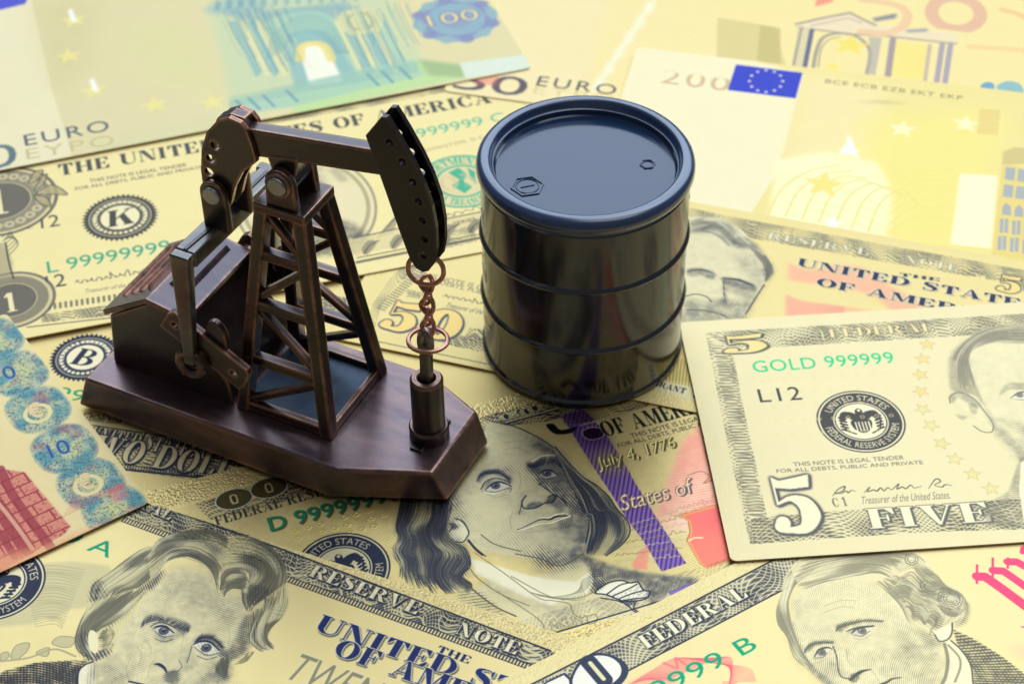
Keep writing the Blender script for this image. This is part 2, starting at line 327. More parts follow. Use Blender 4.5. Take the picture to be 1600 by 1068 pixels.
def barrel():
    root = tag(empty('oil_barrel', (14.54, 293.2, -.3)), 'small glossy black oil barrel with two hoops and a dark blue lid', 'oil barrel model')
    R = 20.25
    def hoop(z, d=.55): return [(R, z-.75), (R+d*.75, z-.4), (R+d, z), (R+d*.75, z+.4), (R, z+.75)]
    prof = [(0, .2), (R-.9, .2), (R-.2, .0), (R+.35, .5), (R+.35, 1.1), (R-.1, 1.6)]+hoop(14.6)+hoop(29.7)+[(R-.05, 42.6), (R-.6, 43.2), (0, 43.2)]
    build('barrel_body', lathe(prof, 160), M['drum'], root, smooth=True)
    z0 = 43.7
    disc = [(0, z0+.1), (16.9, z0+.1), (17.2, z0+.1), (17.5, z0+.35), (17.65, z0+1.5), (17.8, z0+1.55)]
    rim = [(17.78, z0+1.5), (17.95, z0+1.6), (18.1, z0+1.8), (18.2, z0+2.7), (18.4, z0+3.1), (18.8, z0+3.35), (19.5, z0+3.35), (20.3, z0+3.0), (20.85, z0+2.3), (21.0, z0+1.6), (21.0, z0+.9), (20.8, z0+.45), (20.3, z0+.2), (19.9, z0+.1), (19.9, z0-1.2), (0, z0-1.2)]
    ld = build('lid', lathe(disc, 160), M['lid'], root, smooth=True)
    build('rim', lathe(rim, 160), M['lid_rim'], ld, smooth=True)
    def hexring(cx, cy, r, rot, slot):
        bm = bmesh.new(); zt = z0+.12
        for k, (ra, rb, h) in enumerate(((r, r*.88, .22),)):
            A = [(cx+ra*math.cos(rot+i*math.pi/3), cy+ra*math.sin(rot+i*math.pi/3)) for i in range(6)]; Bq = [(cx+rb*math.cos(rot+i*math.pi/3), cy+rb*math.sin(rot+i*math.pi/3)) for i in range(6)]
            for i in range(6):
                j = (i+1) % 6; loft([(*A[i], zt-.1), (*A[j], zt-.1), (*Bq[j], zt-.1), (*Bq[i], zt-.1)], [(*A[i], zt+h), (*A[j], zt+h), (*Bq[j], zt+h), (*Bq[i], zt+h)], bm)
        tube([(cx+r*.66*math.cos(q), cy+r*.66*math.sin(q), zt+.02) for q in np.linspace(0, 2*math.pi, 32, endpoint=False)], .14, True, 6, bm)
        if slot: bar((cx-r*.4, cy-r*.12, zt+.05), (cx+r*.4, cy+r*.12, zt+.05), .2, .2, bm=bm)
        return build('bung', bm, M['lid'], ld, smooth=False)
    def wrap(txt, ang, z, hmm, vertical=False):
        cu = bpy.data.curves.new('t', 'FONT'); cu.body = txt; cu.size = hmm; cu.align_x = 'CENTER'; o = bpy.data.objects.new('t', cu); C.objects.link(o)
        dg = bpy.context.evaluated_depsgraph_get(); dg.update(); bm = bmesh.new(); bm.from_mesh(o.evaluated_get(dg).to_mesh()); bpy.data.objects.remove(o); bpy.data.curves.remove(cu)
        for v in bm.verts:
            a = math.radians(ang)+v.co.x/(R+.04); v.co = Vector(((R+.05)*math.cos(a), (R+.05)*math.sin(a), z+v.co.y))
        return bm
    for txt, ang, z, hh in (('O', -2, 37.2, 6.0), ('OIL', 4, 22.0, 4.2), ('MI', 186, 33.5, 5.0), ('AN', 187, 20.0, 5.0), ('OIL', 186, 7.0, 4.0)):
        build('lettering', wrap(txt, ang, z, hh), M['white'], root)
    hexring(-11.2, -5.4, 3.3, .2, True); hexring(12.0, 1.0, 1.55, .1, False)
    return root
barrel()
# ------------------------------------------------------------------ raster painter for the printed faces of the notes
RES = 11.0
def blur(a, s):
    if s < .3: return a
    k = int(3*s+1); x = np.arange(-k, k+1); g = np.exp(-x*x/(2*s*s)); g /= g.sum()
    F = a.astype(np.float32)
    for ax in (0, 1):
        n = F.shape[ax]; L = 1 << int(np.ceil(np.log2(n+2*k+1)))
        sh = [1, 1]; sh[ax] = -1
        F = np.fft.irfft(np.fft.rfft(F, L, axis=ax)*np.fft.rfft(g, L).reshape(sh), L, axis=ax)
        F = F[k:k+n] if ax == 0 else F[:, k:k+n]
    return F.astype(np.float32)
def spline(P, n=10, closed=False):
    P = np.asarray(P, float)
    if len(P) < 3: return P
    Q = np.vstack([P[-1:], P, P[:2]]) if closed else np.vstack([2*P[:1]-P[1:2], P, 2*P[-1:]-P[-2:-1]])
    out = []; t = np.linspace(0, 1, n, endpoint=False)[:, None]
    for i in range(1, len(Q)-2):
        a, b, c, d = Q[i-1:i+3]
        out.append(.5*((2*b)+(c-a)*t+(2*a-5*b+4*c-d)*t**2+(3*b-a-3*c+d)*t**3))
    out.append(Q[-2][None]); return np.vstack(out)
def inside(P, X, Y):
    r = np.zeros(X.shape, bool); n = len(P)
    for i in range(n):
        x1, y1 = P[i]; x2, y2 = P[(i+1) % n]
        if y1 == y2: continue
        c = ((y1 > Y) != (y2 > Y)) & (X < (x2-x1)*(Y-y1)/(y2-y1)+x1); r ^= c
    return r
# --- fat roman capitals, one cap height = 1
def _glyphs():
    Hh = 72; G = {}
    def grid(wd):
        ss = 2; xs = (np.arange(int(wd*Hh)*ss)+.5)/(Hh*ss); ys = (np.arange(Hh*ss)+.5)/(Hh*ss); return np.meshgrid(xs, ys)
    s, t, sf = .25, .055, .055
    def mk(ch, wd, f):
        X, Y = grid(wd); m = np.zeros(X.shape, bool)
        def R(a, b, c, d): return (X >= a) & (X <= c) & (Y >= b) & (Y <= d)
        def E(cx, cy, rx, ry): return ((X-cx)/rx)**2+((Y-cy)/ry)**2 <= 1
        def P(*p): return inside(p, X, Y)
        def stem(x, w_=s, o=.07, top=True, bot=True):
            r = R(x, 0, x+w_, 1)
            if top: r = r | R(x-o, 1-sf, x+w_+o, 1)
            if bot: r = r | R(x-o, 0, x+w_+o, sf)
            return r
        def D(pts, ws):
            Q = spline(pts, 12); W_ = np.interp(np.linspace(0, 1, len(Q)), np.linspace(0, 1, len(ws)), ws); r = np.zeros(X.shape, bool)
            for (x, y), ww in zip(Q, W_): r |= (X-x)**2+(Y-y)**2 <= (ww/2)**2
            return r
        m = f(R, E, P, stem, D, X, Y).astype(np.float32)
        G[ch] = m.reshape(Hh, 2, -1, 2).mean((1, 3))
    mk('I', .46, lambda R, E, P, st, D, X, Y: st(.10))
    mk('H', 1.0, lambda R, E, P, st, D, X, Y: st(.08) | st(.66) | R(.2, .47, .8, .53))
    mk('E', .82, lambda R, E, P, st, D, X, Y: st(.08) | R(.1, 0, .76, sf) | R(.1, 1-sf, .74, 1) | R(.3, .47, .56, .53) | P((.76, 0), (.78, .32), (.72, .32), (.5, 0)) | P((.74, 1), (.76, .7), (.7, .7), (.5, 1)) | P((.52, .36), (.58, .36), (.58, .64), (.52, .64)))
    mk('F', .78, lambda R, E, P, st, D, X, Y: st(.08) | R(.1, 1-sf, .72, 1) | R(.3, .47, .56, .53) | P((.72, 1), (.75, .68), (.69, .68), (.48, 1)) | P((.52, .34), (.58, .34), (.58, .66), (.52, .66)))
    mk('L', .78, lambda R, E, P, st, D, X, Y: st(.08) | R(.1, 0, .72, sf) | P((.72, 0), (.75, .36), (.69, .36), (.46, 0)))
    mk('T', .86, lambda R, E, P, st, D, X, Y: st(.305, top=False) | R(.04, 1-sf, .82, 1) | P((.04, 1), (.03, .68), (.08, .68), (.3, 1)) | P((.82, 1), (.83, .68), (.78, .68), (.56, 1)))
    mk('U', .96, lambda R, E, P, st, D, X, Y: (R(.08, .34, .33, 1) | R(0, 1-sf, .41, 1) | R(.78, .3, .83, 1) | R(.68, 1-sf, .94, 1) | ((E(.455, .34, .375, .35) & ~E(.55, .34, .23, .28)) & (Y < .34))))
    mk('N', 1.0, lambda R, E, P, st, D, X, Y: R(.12, 0, .17, 1) | R(.02, 0, .28, sf) | R(.02, 1-sf, .3, 1) | R(.82, 0, .87, 1) | R(.7, 1-sf, .98, 1) | P((.08, 1), (.38, 1), (.87, 0), (.66, 0)))
    mk('M', 1.2, lambda R, E, P, st, D, X, Y: R(.12, 0, .17, 1) | R(.02, 0, .28, sf) | R(.02, 1-sf, .3, 1) | st(.86) | P((.08, 1), (.36, 1), (.64, .1), (.52, 0)) | P((.54, 0), (.6, 0), (.95, 1), (.88, 1)))
    mk('A', 1.0, lambda R, E, P, st, D, X, Y: P((.45, 1), (.57, 1), (.92, 0), (.62, 0)) | P((.45, 1), (.49, 1), (.16, 0), (.10, 0)) | R(.0, 0, .27, sf) | R(.54, 0, 1, sf) | R(.25, .3, .65, .36))
    mk('V', 1.0, lambda R, E, P, st, D, X, Y: P((.45, 0), (.55, 0), (.36, 1), (.06, 1)) | P((.47, 0), (.53, 0), (.88, 1), (.82, 1)) | R(0, 1-sf, .44, 1) | R(.72, 1-sf, .98, 1))
    mk('W', 1.4, lambda R, E, P, st, D, X, Y: P((.36, 0), (.46, 0), (.34, 1), (.06, 1)) | P((.38, 0), (.44, 0), (.72, 1), (.66, 1)) | P((.90, 0), (1.0, 0), (.88, 1), (.62, 1)) | P((.92, 0), (.98, 0), (1.26, 1), (1.2, 1)) | R(0, 1-sf, .42, 1) | R(1.1, 1-sf, 1.36, 1))
    mk('O', .98, lambda R, E, P, st, D, X, Y: E(.49, .5, .46, .51) & ~E(.49, .5, .20, .45))
    mk('Q', .98, lambda R, E, P, st, D, X, Y: (E(.49, .5, .46, .51) & ~E(.49, .5, .20, .45)) | P((.5, .2), (.65, .2), (.9, 0), (.7, 0)))
    mk('C', .92, lambda R, E, P, st, D, X, Y: ((E(.49, .5, .46, .51) & ~E(.53, .5, .24, .45)) & ~((X > .66) & (Y > .3) & (Y < .7)) & ~((X > .8) & (Y < .5))) | R(.8, .64, .85, .98))
    mk('G', 1.0, lambda R, E, P, st, D, X, Y: ((E(.49, .5, .46, .51) & ~E(.53, .5, .24, .45)) & ~((X > .66) & (Y > .42) & (Y < .7))) | R(.8, .66, .85, .98) | R(.66, .03, .9, .42) | R(.58, .38, .98, .43))
    mk('D', .98, lambda R, E, P, st, D, X, Y: st(.08) | ((E(.4, .5, .53, .5) & ~E(.4, .5, .28, .445)) & (X > .3)))
    mk('P', .88, lambda R, E, P, st, D, X, Y: st(.08) | ((E(.4, .73, .43, .27) & ~E(.4, .73, .2, .215)) & (X > .3)))
    mk('R', 1.0, lambda R, E, P, st, D, X, Y: st(.08) | ((E(.4, .74, .43, .26) & ~E(.4, .74, .2, .205)) & (X > .3)) | P((.42, .5), (.62, .5), (.94, 0), (.66, 0)) | R(.6, 0, 1, sf))
    mk('B', .94, lambda R, E, P, st, D, X, Y: st(.08) | (((E(.4, .75, .4, .25) & ~E(.4, .75, .18, .2)) | (E(.4, .27, .48, .27) & ~E(.4, .27, .24, .215))) & (X > .3)))
    mk('K', 1.04, lambda R, E, P, st, D, X, Y: st(.08) | P((.3, .36), (.3, .44), (.82, 1), (.9, 1)) | P((.44, .58), (.62, .76), (1.0, 0), (.7, 0)) | R(.62, 0, 1.04, sf) | R(.66, 1-sf, 1.0, 1))
    mk('Y', .98, lambda R, E, P, st, D, X, Y: R(.38, 0, .62, .48) | R(.3, 0, .7, sf) | P((.04, 1), (.34, 1), (.6, .46), (.4, .44)) | P((.54, .46), (.6, .46), (.9, 1), (.84, 1)) | R(0, 1-sf, .42, 1) | R(.74, 1-sf, .98, 1))
    mk('S', .78, lambda R, E, P, st, D, X, Y: D([(.66, .72), (.58, .93), (.38, .965), (.18, .88), (.17, .7), (.36, .56), (.54, .42), (.60, .24), (.46, .05), (.28, .035), (.12, .12), (.08, .28)], [.05, .05, .06, .14, .24, .3, .28, .2, .08, .06, .05, .05]) | R(.64, .68, .7, 1) | R(.05, 0, .11, .32))
    mk('J', .7, lambda R, E, P, st, D, X, Y: R(.34, .25, .59, 1) | R(.26, 1-sf, .68, 1) | D([(.46, .3), (.4, .08), (.22, .04), (.12, .18)], [.2, .08, .06, .2]))
    mk('1', .6, lambda R, E, P, st, D, X, Y: R(.18, 0, .43, 1) | R(.06, 0, .56, sf) | P((.18, 1), (.02, .84), (.02, .76), (.2, .82)))
    mk('0', .86, lambda R, E, P, st, D, X, Y: E(.43, .5, .42, .5) & ~E(.43, .5, .09, .36))
    mk('5', .8, lambda R, E, P, st, D, X, Y: R(.13, .5, .17, .98) | P((.13, 1), (.25, .92), (.5, .96), (.72, 1.0), (.68, .78), (.4, .76), (.15, .8)) | D([(.15, .52), (.36, .6), (.55, .5), (.6, .3), (.48, .1), (.26, .07), (.12, .14)], [.04, .09, .24, .3, .18, .1, .2]) | E(.16, .2, .11, .11))
    mk('2', .8, lambda R, E, P, st, D, X, Y: D([(.14, .74), (.2, .92), (.42, .95), (.56, .74), (.42, .46), (.2, .24), (.1, .08)], [.18, .1, .14, .27, .22, .1, .06]) | R(.08, 0, .7, .18) | R(.66, 0, .72, .32))
    mk('4', .82, lambda R, E, P, st, D, X, Y: R(.42, 0, .64, 1) | R(.3, 0, .76, sf) | P((.42, 1), (.5, 1), (.1, .3), (.03, .3)) | R(.04, .24, .8, .3))
    mk(',', .3, lambda R, E, P, st, D, X, Y: E(.14, .1, .1, .1) | P((.18, .1), (.24, .1), (.12, 0), (.06, 0)))
    mk('.', .3, lambda R, E, P, st, D, X, Y: E(.14, .1, .1, .1)); mk('-', .4, lambda R, E, P, st, D, X, Y: R(.05, .4, .33, .5)); mk('*', .4, lambda R, E, P, st, D, X, Y: E(.2, .5, .12, .12))
    return G
GL = _glyphs()
_mask_cache = {}
def fat(s, sp=.08):
    k = ('fat', s, sp)
    if k not in _mask_cache:
        cols = []
        for ch in s:
            if ch == ' ': cols.append(np.zeros((72, 36), np.float32))
            else: cols += [GL[ch], np.zeros((72, int(sp*72)), np.float32)]
        _mask_cache[k] = np.hstack(cols)
    return _mask_cache[k]
def sans(s, ratio=1.0, spacing=1.0, Hh=60):
    """mask of a string in Blender's built-in face, rasterised from its own mesh"""
    k = ('sans', s, ratio, spacing)
    if k in _mask_cache: return _mask_cache[k]
    cu = bpy.data.curves.new('tmp_text', 'FONT'); cu.body = s; cu.space_character = spacing; cu.resolution_u = 3
    o = bpy.data.objects.new('tmp_text', cu); C.objects.link(o); dg = bpy.context.evaluated_depsgraph_get(); dg.update()
    me = o.evaluated_get(dg).to_mesh(); me.calc_loop_triangles()
    V = np.array([(v.co.x, v.co.y) for v in me.vertices]); T = [tuple(t.vertices) for t in me.loop_triangles]
    lo = V.min(0); hi = V.max(0); sc_ = Hh/(hi[1]-lo[1]); V = (V-lo)*sc_; V[:, 0] *= ratio
    ss = 2; W = int(V[:, 0].max())+2; m = np.zeros(((Hh+1)*ss, W*ss), bool)
    for t in T:
        p = V[list(t)]*ss; x0, y0 = np.floor(p.min(0)).astype(int); x1, y1 = np.ceil(p.max(0)).astype(int)+1
        x0 = max(x0, 0); y0 = max(y0, 0); X, Y = np.meshgrid(np.arange(x0, min(x1, m.shape[1]))+.5, np.arange(y0, min(y1, m.shape[0]))+.5)
        if X.size == 0: continue
        d = [(p[(i+1) % 3, 0]-p[i, 0])*(Y-p[i, 1])-(p[(i+1) % 3, 1]-p[i, 1])*(X-p[i, 0]) for i in range(3)]
        ins = ((d[0] >= -.3) & (d[1] >= -.3) & (d[2] >= -.3)) | ((d[0] <= .3) & (d[1] <= .3) & (d[2] <= .3))
        m[y0:y0+X.shape[0], x0:x0+X.shape[1]] |= ins
    bpy.data.objects.remove(o); bpy.data.curves.remove(cu)
    r = m.astype(np.float32).reshape(Hh+1, ss, W, ss).mean((1, 3)); _mask_cache[k] = r
    return r
def grow(m, r, pad):
    m = np.pad(m, pad); return np.clip(blur(m, r)*5, 0, 1)
INK = (44, 47, 58); GREEN = (32, 150, 92); CREAM = (236, 224, 170)
def photo_ray(x, y):
    a = (x-800)/FPX; b = -(y-534)/FPX; c, s = math.cos(ROLL), math.sin(ROLL); a, b = c*a-s*b, s*a+c*b
    return np.array([a, math.cos(PITCH)+b*math.sin(PITCH), -math.sin(PITCH)+b*math.cos(PITCH)])
def at(x, y, z=0):
    d = photo_ray(x, y); t = (z-CAMH)/d[2]; return d[:2]*t
def crop(x0, y0, s): return lambda P: [(x0+x/s, y0+y/s) for x, y in P]
ident = lambda P: P
class Note:
    """one banknote: a sheet with its own frame (x right, y up, mm), painted on a raster that becomes its procedural texture"""
    def __init__(self, org, ang, off, w, h, z, base=(229, 207, 128), slope=0.0):
        self.z = z; self.w = w; self.h = h; a = math.radians(ang); self.ang = a
        self.ux = np.array([math.cos(a), math.sin(a)]); self.uy = np.array([-math.sin(a), math.cos(a)])
        self.o = at(*org, z-slope*off[1])+off[0]*self.ux+off[1]*self.uy     # lower left corner of the sheet
        self.slope = slope
        self.W = int(w*RES); self.H = int(h*RES)
        self.rgb = np.empty((self.H, self.W, 3), np.float32); self.rgb[:] = np.array(base)/255
        self.hg = np.full((self.H, self.W), .5, np.float32); self.T = np.zeros((self.H, self.W), np.float32)
        self.YY, self.XX = np.mgrid[0:self.H, 0:self.W].astype(np.float32)/RES
        self.m = ident
    def c(self, P):                      # traced points -> raster
        out = []
        for x, y in self.m(P):
            z = self.z
            for _ in range(3 if self.slope else 1):
                d = at(x, y, z)-self.o; ly = d@self.uy
                if self.slope: z = self.z+self.slope*ly
            out.append((d@self.ux*RES, ly*RES))
        return np.array(out)
    def l(self, P): return np.asarray(P, float)*RES   # sheet mm -> raster
    def put(self, y0, x0, m, col, h=0):
        y1, x1 = y0+m.shape[0], x0+m.shape[1]; cy, cx = max(0, -y0), max(0, -x0)
        m = m[cy:m.shape[0]-max(0, y1-self.H), cx:m.shape[1]-max(0, x1-self.W)]
        if m.size == 0 or m.shape[0] <= 0: return
        y0, x0 = max(y0, 0), max(x0, 0); sl = (slice(y0, y0+m.shape[0]), slice(x0, x0+m.shape[1]))
        if col is not None:
            k = m[..., None]; self.rgb[sl] = self.rgb[sl]*(1-k)+np.array(col)/255*k
        if h: self.hg[sl] += h*m
    def pmask(self, Q, soft=0):
        pad = int(3*soft*RES)+2; x0, y0 = np.floor(Q.min(0)).astype(int)-pad; x1, y1 = np.ceil(Q.max(0)).astype(int)+pad
        x0, y0 = max(x0, -pad), max(y0, -pad); x1, y1 = min(x1, self.W+pad), min(y1, self.H+pad)
        if x1 <= x0 or y1 <= y0: return 0, 0, np.zeros((1, 1), np.float32)
        ss = 2; X, Y = np.meshgrid((np.arange((x1-x0)*ss)+.5)/ss+x0, (np.arange((y1-y0)*ss)+.5)/ss+y0)
        m = inside(Q, X, Y).astype(np.float32).reshape(y1-y0, ss, x1-x0, ss).mean((1, 3))
        return y0, x0, blur(m, soft*RES) if soft else m
    def poly(self, P, col, a=1, soft=0, h=0, curve=False, loc=False):
        Q = self.l(P) if loc else self.c(P)
        if curve: Q = spline(Q, 8, True)
        y0, x0, m = self.pmask(Q, soft); self.put(y0, x0, m*a, col, h)
    def tone(self, P, v, soft=.6, curve=True):
        Q = self.c(P); Q = spline(Q, 8, True) if curve else Q
        y0, x0, m = self.pmask(Q, soft); y1, x1 = y0+m.shape[0], x0+m.shape[1]
        cy, cx = max(0, -y0), max(0, -x0); m = m[cy:m.shape[0]-max(0, y1-self.H), cx:m.shape[1]-max(0, x1-self.W)]
        if m.size == 0: return
        y0, x0 = max(y0, 0), max(x0, 0); s = (slice(y0, y0+m.shape[0]), slice(x0, x0+m.shape[1]))
        if v < 0: self.T[s] *= (1+v*m)
        else: self.T[s] = 1-(1-self.T[s])*(1-v*m)
    def engrave(self, ang=20, sp=.42, col=INK, k=1.0, wob=.5, cross=True):
        a = math.radians(ang); X, Y = self.XX, self.YY
        t = (X*math.sin(a)+Y*math.cos(a)+wob*np.sin(X*.35+Y*.21))/sp; d = np.abs((t % 1)-.5)*2
        ns = blur(rng.standard_normal(self.T.shape), 7) + .7*blur(rng.standard_normal(self.T.shape), 3)*.6; ns /= ns.std()
        T = np.clip(self.T*(1+.13*ns)+.012*ns*(self.T > .03), 0, 1); ink = np.clip((T*1.05-d)*3+.25, 0, 1)*(T > .03)
        if cross:
            a2 = a+1.1; t = (X*math.sin(a2)+Y*math.cos(a2)+wob*np.sin(Y*.4))/sp; d = np.abs((t % 1)-.5)*2
            ink = np.maximum(ink, np.clip(((T-.35)*1.1-d)*3+.25, 0, 1)*(T > .36))
        flat = np.clip(T*.22, 0, .8); ink = np.clip(np.maximum(ink*.8, flat)*k, 0, 1)
        self.put(0, 0, ink.astype(np.float32), col, -.12); self.T[:] = 0
    def strokes(self, lines, col=INK, a=1, h=0):
        """lines: list of (points in raster units, width in mm or array)"""
        acc = np.zeros((self.H, self.W), np.float32)
        for Q, wd in lines:
            Q = np.asarray(Q, float); n = len(Q)-1; ws = np.broadcast_to(np.asarray(wd, float), (n+1,)) if np.ndim(wd) == 0 else np.interp(np.linspace(0, 1, n+1), np.linspace(0, 1, len(wd)), wd)
            for i in range(n):
                (x1, y1), (x2, y2) = Q[i], Q[i+1]; r = max(ws[i], ws[i+1])*RES/2; pr = r+1
                a0, b0 = int(min(x1, x2)-pr), int(min(y1, y2)-pr); a1, b1 = int(max(x1, x2)+pr)+2, int(max(y1, y2)+pr)+2
                if a1 <= 0 or b1 <= 0 or a0 >= self.W or b0 >= self.H: continue
                a0, b0 = max(a0, 0), max(b0, 0); a1, b1 = min(a1, self.W), min(b1, self.H)
                X = np.arange(a0, a1)[None]+.5-x1; Y = np.arange(b0, b1)[:, None]+.5-y1; dx, dy = x2-x1, y2-y1; L = dx*dx+dy*dy+1e-9
                t = np.clip((X*dx+Y*dy)/L, 0, 1); d = np.hypot(X-t*dx, Y-t*dy); rr = (ws[i]+(ws[i+1]-ws[i])*t)*RES/2
                v = np.clip(rr-d+.5, 0, 1)*np.minimum(1, rr*2+.15); s = (slice(b0, b1), slice(a0, a1)); np.maximum(acc[s], v, out=acc[s])
        self.put(0, 0, acc*a, col, h)
    def line(self, P, wd=.25, col=INK, a=1, curve=True, h=0, loc=False, closed=False):
        Q = self.l(P) if loc else self.c(P)
        if curve: Q = spline(Q, 7, closed)
        elif closed: Q = np.vstack([Q, Q[:1]])
        self.strokes([(Q, wd)], col, a, h)
    def hair(self, guides, n=30, wd=.16, col=INK, a=.8, jit=.25, light=None, brk=.25):
        G_ = [spline(self.c(g), 6) for g in guides]; L = min(len(g) for g in G_); G_ = [g[np.linspace(0, len(g)-1, 26).astype(int)] for g in G_]
        A = np.array(G_); out = []; lt = []
        fld = blur(rng.standard_normal((64, 64)), 4.2); fld /= fld.std()
        for i in range(n):
            s = (i+rng.uniform(-.3, .3))/(n-1)*(len(A)-1); s = min(max(s, 0), len(A)-1.001); k = int(s); f = s-k
            q = A[k]*(1-f)+A[k+1]*f; ph = i/n*9; q = q+np.stack([np.sin(np.linspace(0, 6, len(q))+ph), np.cos(np.linspace(0, 5, len(q))+ph)], 1)*jit*RES*.45
            a0 = int(rng.uniform(0, brk)*len(q)); b0 = len(q)-int(rng.uniform(0, brk)*len(q)); q = q[a0:b0]
            cl = np.clip(.85+.42*fld[int(s/len(A)*60)+1, (np.linspace(a0, b0-1, len(q))/26*44).astype(int)+8], .38, 1.7); w0 = .85*wd*rng.uniform(.7, 1.3)*cl; w0[0] *= .3; w0[-1] *= .3
            out.append((q, list(w0)))
            if light and rng.random() < .35: lt.append((q+rng.uniform(1, 2.5), list(np.clip(wd*(1.3-cl), .03, .3))))
        self.strokes(out, col, a, -.1)
        if lt: self.strokes(lt, light, .6, .15)
    def brow(self, lo, hi, n=26, wd=.16, col=INK):
        a = spline(self.c(lo), 8); b = spline(self.c(hi), 8); out = []
        for i in range(n):
            t = (i+rng.uniform(-.4, .4))/(n-1); t = min(max(t, 0), .999); u = min(t+.12, .999)
            p = a[int(t*len(a))]; q = b[int(u*len(b))]; k = rng.uniform(.55, 1.05); out.append((np.array([p, p+(q-p)*k*.5+rng.uniform(-1, 1, 2), p+(q-p)*k]), [wd, wd*1.2, wd*.2]))
        self.strokes(out, col, .85, -.1)
    def lace(self, P, ink=INK, bg=None, a=.9, sc_=1.0, seed=0, loc=False, dens=.5, h=-.1):
        """engraved band: crossing wave lines left light on ink"""
        Q = self.l(P) if loc else self.c(P); y0, x0, m = self.pmask(Q); cy, cx = max(0, -y0), max(0, -x0)
        y1, x1 = min(y0+m.shape[0], self.H), min(x0+m.shape[1], self.W); m = m[cy:cy+y1-max(y0, 0), cx:cx+x1-max(x0, 0)]; y0, x0 = max(y0, 0), max(x0, 0)
        if m.size == 0: return
        X = self.XX[y0:y1, x0:x1]/sc_; Y = self.YY[y0:y1, x0:x1]/sc_; r = np.random.default_rng(seed); L = np.ones(X.shape)
        blobs = .5+.5*np.sin(X*.55+r.uniform(0, 6)+1.6*np.sin(Y*.5+X*.2))
        for k in range(3):
            p1, p2 = r.uniform(0, 6, 2); am = r.uniform(.5, 1.2); f = r.uniform(.5, 1.0); an = (.55, -.6, 1.25)[k]+r.uniform(-.2, .2)
            t = (X*math.sin(an)+Y*math.cos(an)+am*np.sin(X*f+p1)+.4*am*np.sin(Y*f+p2))/(.78, .78, 1.1)[k]; l = np.abs((t % 1)-.5)*2
            L = np.minimum(L, l if k < 2 else l+blobs*.9)
        v = (np.clip((L-(.12+.26*blobs)*(1.25-dens*.7))*5+.25, 0, 1)*(1-.35*blobs)).astype(np.float32)
        if bg is not None: self.put(y0, x0, m, bg)
        self.put(y0, x0, m*v*a, ink, h)
    def stamp(self, mask, A, B, hmm, layers, shear=0.0, flip=False):
        """mask stretched between baseline points A,B (raster), hmm high"""
        A = np.array(A, float); B = np.array(B, float); d = B-A; L = np.hypot(*d); ex = d/L; ey = np.array([-ex[1], ex[0]]); Hp = hmm*RES; mh, mw = mask.shape
        for (gr_, dx, dy, col, al, hh) in layers:
            mk_ = mask; pad = 0
            if gr_: pad = 14; mk_ = grow(mask, gr_, pad)
            f = mh/Hp
            if f > 1.3: mk_ = blur(mk_, .35*f)
            cs = [A-ex*pad*L/mw-ey*pad*Hp/mh+np.array([0, 0]), B+ex*pad*L/mw, B+ex*(pad*L/mw+shear*Hp)+ey*Hp*(1+pad/mh*2), A+ey*Hp*(1+pad/mh*2)+ex*shear*Hp-ex*pad*L/mw]
            cs = np.array(cs)+[dx*RES, dy*RES]; x0, y0 = np.floor(cs.min(0)).astype(int)-3; x1, y1 = np.ceil(cs.max(0)).astype(int)+3
            x0, y0, x1, y1 = max(x0, 0), max(y0, 0), min(x1, self.W), min(y1, self.H)
            if x1 <= x0 or y1 <= y0: continue
            X, Y = np.meshgrid(np.arange(x0, x1)+.5-dx*RES-A[0], np.arange(y0, y1)+.5-dy*RES-A[1])
            v = (X*ey[0]+Y*ey[1])/Hp; u = (X*ex[0]+Y*ex[1]-shear*Hp*v)/L
            self.sample(mk_, u*mw+pad-.5, v*mh+pad-.5, y0, x0, col, al, hh)
    def sample(self, mk_, U, Vv, y0, x0, col, al, hh):
        h_, w_ = mk_.shape; iu = np.floor(U).astype(int); iv = np.floor(Vv).astype(int); fu = U-iu; fv = Vv-iv
        def g(a, b):
            ok = (a >= 0) & (b >= 0) & (a < w_) & (b < h_); return np.where(ok, mk_[np.clip(b, 0, h_-1), np.clip(a, 0, w_-1)], 0)
        m = (g(iu, iv)*(1-fu)*(1-fv)+g(iu+1, iv)*fu*(1-fv)+g(iu, iv+1)*(1-fu)*fv+g(iu+1, iv+1)*fu*fv).astype(np.float32)
        self.put(y0, x0, m*al, col, hh)
    def text(self, s, p0, p1, hmm, col=INK, font='sans', a=1, shear=0, outline=None, ow=2.2, shadow=None, h=-.1, loc=False, sp=1.0):
        mask = fat(s) if font == 'fat' else sans(s, spacing=sp)
        A, B = (self.l([p0, p1]) if loc else self.c([p0, p1])); L = []
        if shadow is not None: L.append((ow, .28, -.28, shadow, 1, -.1))
        if outline is not None: L.append((ow, 0, 0, outline, 1, 0))
        L.append((0, 0, 0, col, a, h)); self.stamp(mask, A, B, hmm, L, shear)
    def arc_text(self, s, cen, r, hmm, a0, a1, col, font='sans', inward=False):
        """text on a circle: cen in raster units, a0->a1 degrees clockwise for outward-reading text"""
        mask = sans(s) if font == 'sans' else fat(s); f = mask.shape[0]/(hmm*RES)
        if f > 1.3: mask = blur(mask, .35*f)
        R1 = (r+hmm+1)*RES; x0, y0 = int(cen[0]-R1), int(cen[1]-R1); X, Y = np.meshgrid(np.arange(x0, x0+2*int(R1))+.5-cen[0], np.arange(y0, y0+2*int(R1))+.5-cen[1])
        th = np.degrees(np.arctan2(Y, X)); rr = np.hypot(X, Y)/RES
        th = (th-a1+180*0) % 360+a1 if a1 < a0 else (th-a0) % 360+a0
        u = (th-a0)/(a1-a0); v = (rr-r)/hmm
        if inward: v = 1-v
        u = np.where((u < 0) | (u > 1) | (v < 0) | (v > 1), -9, u)
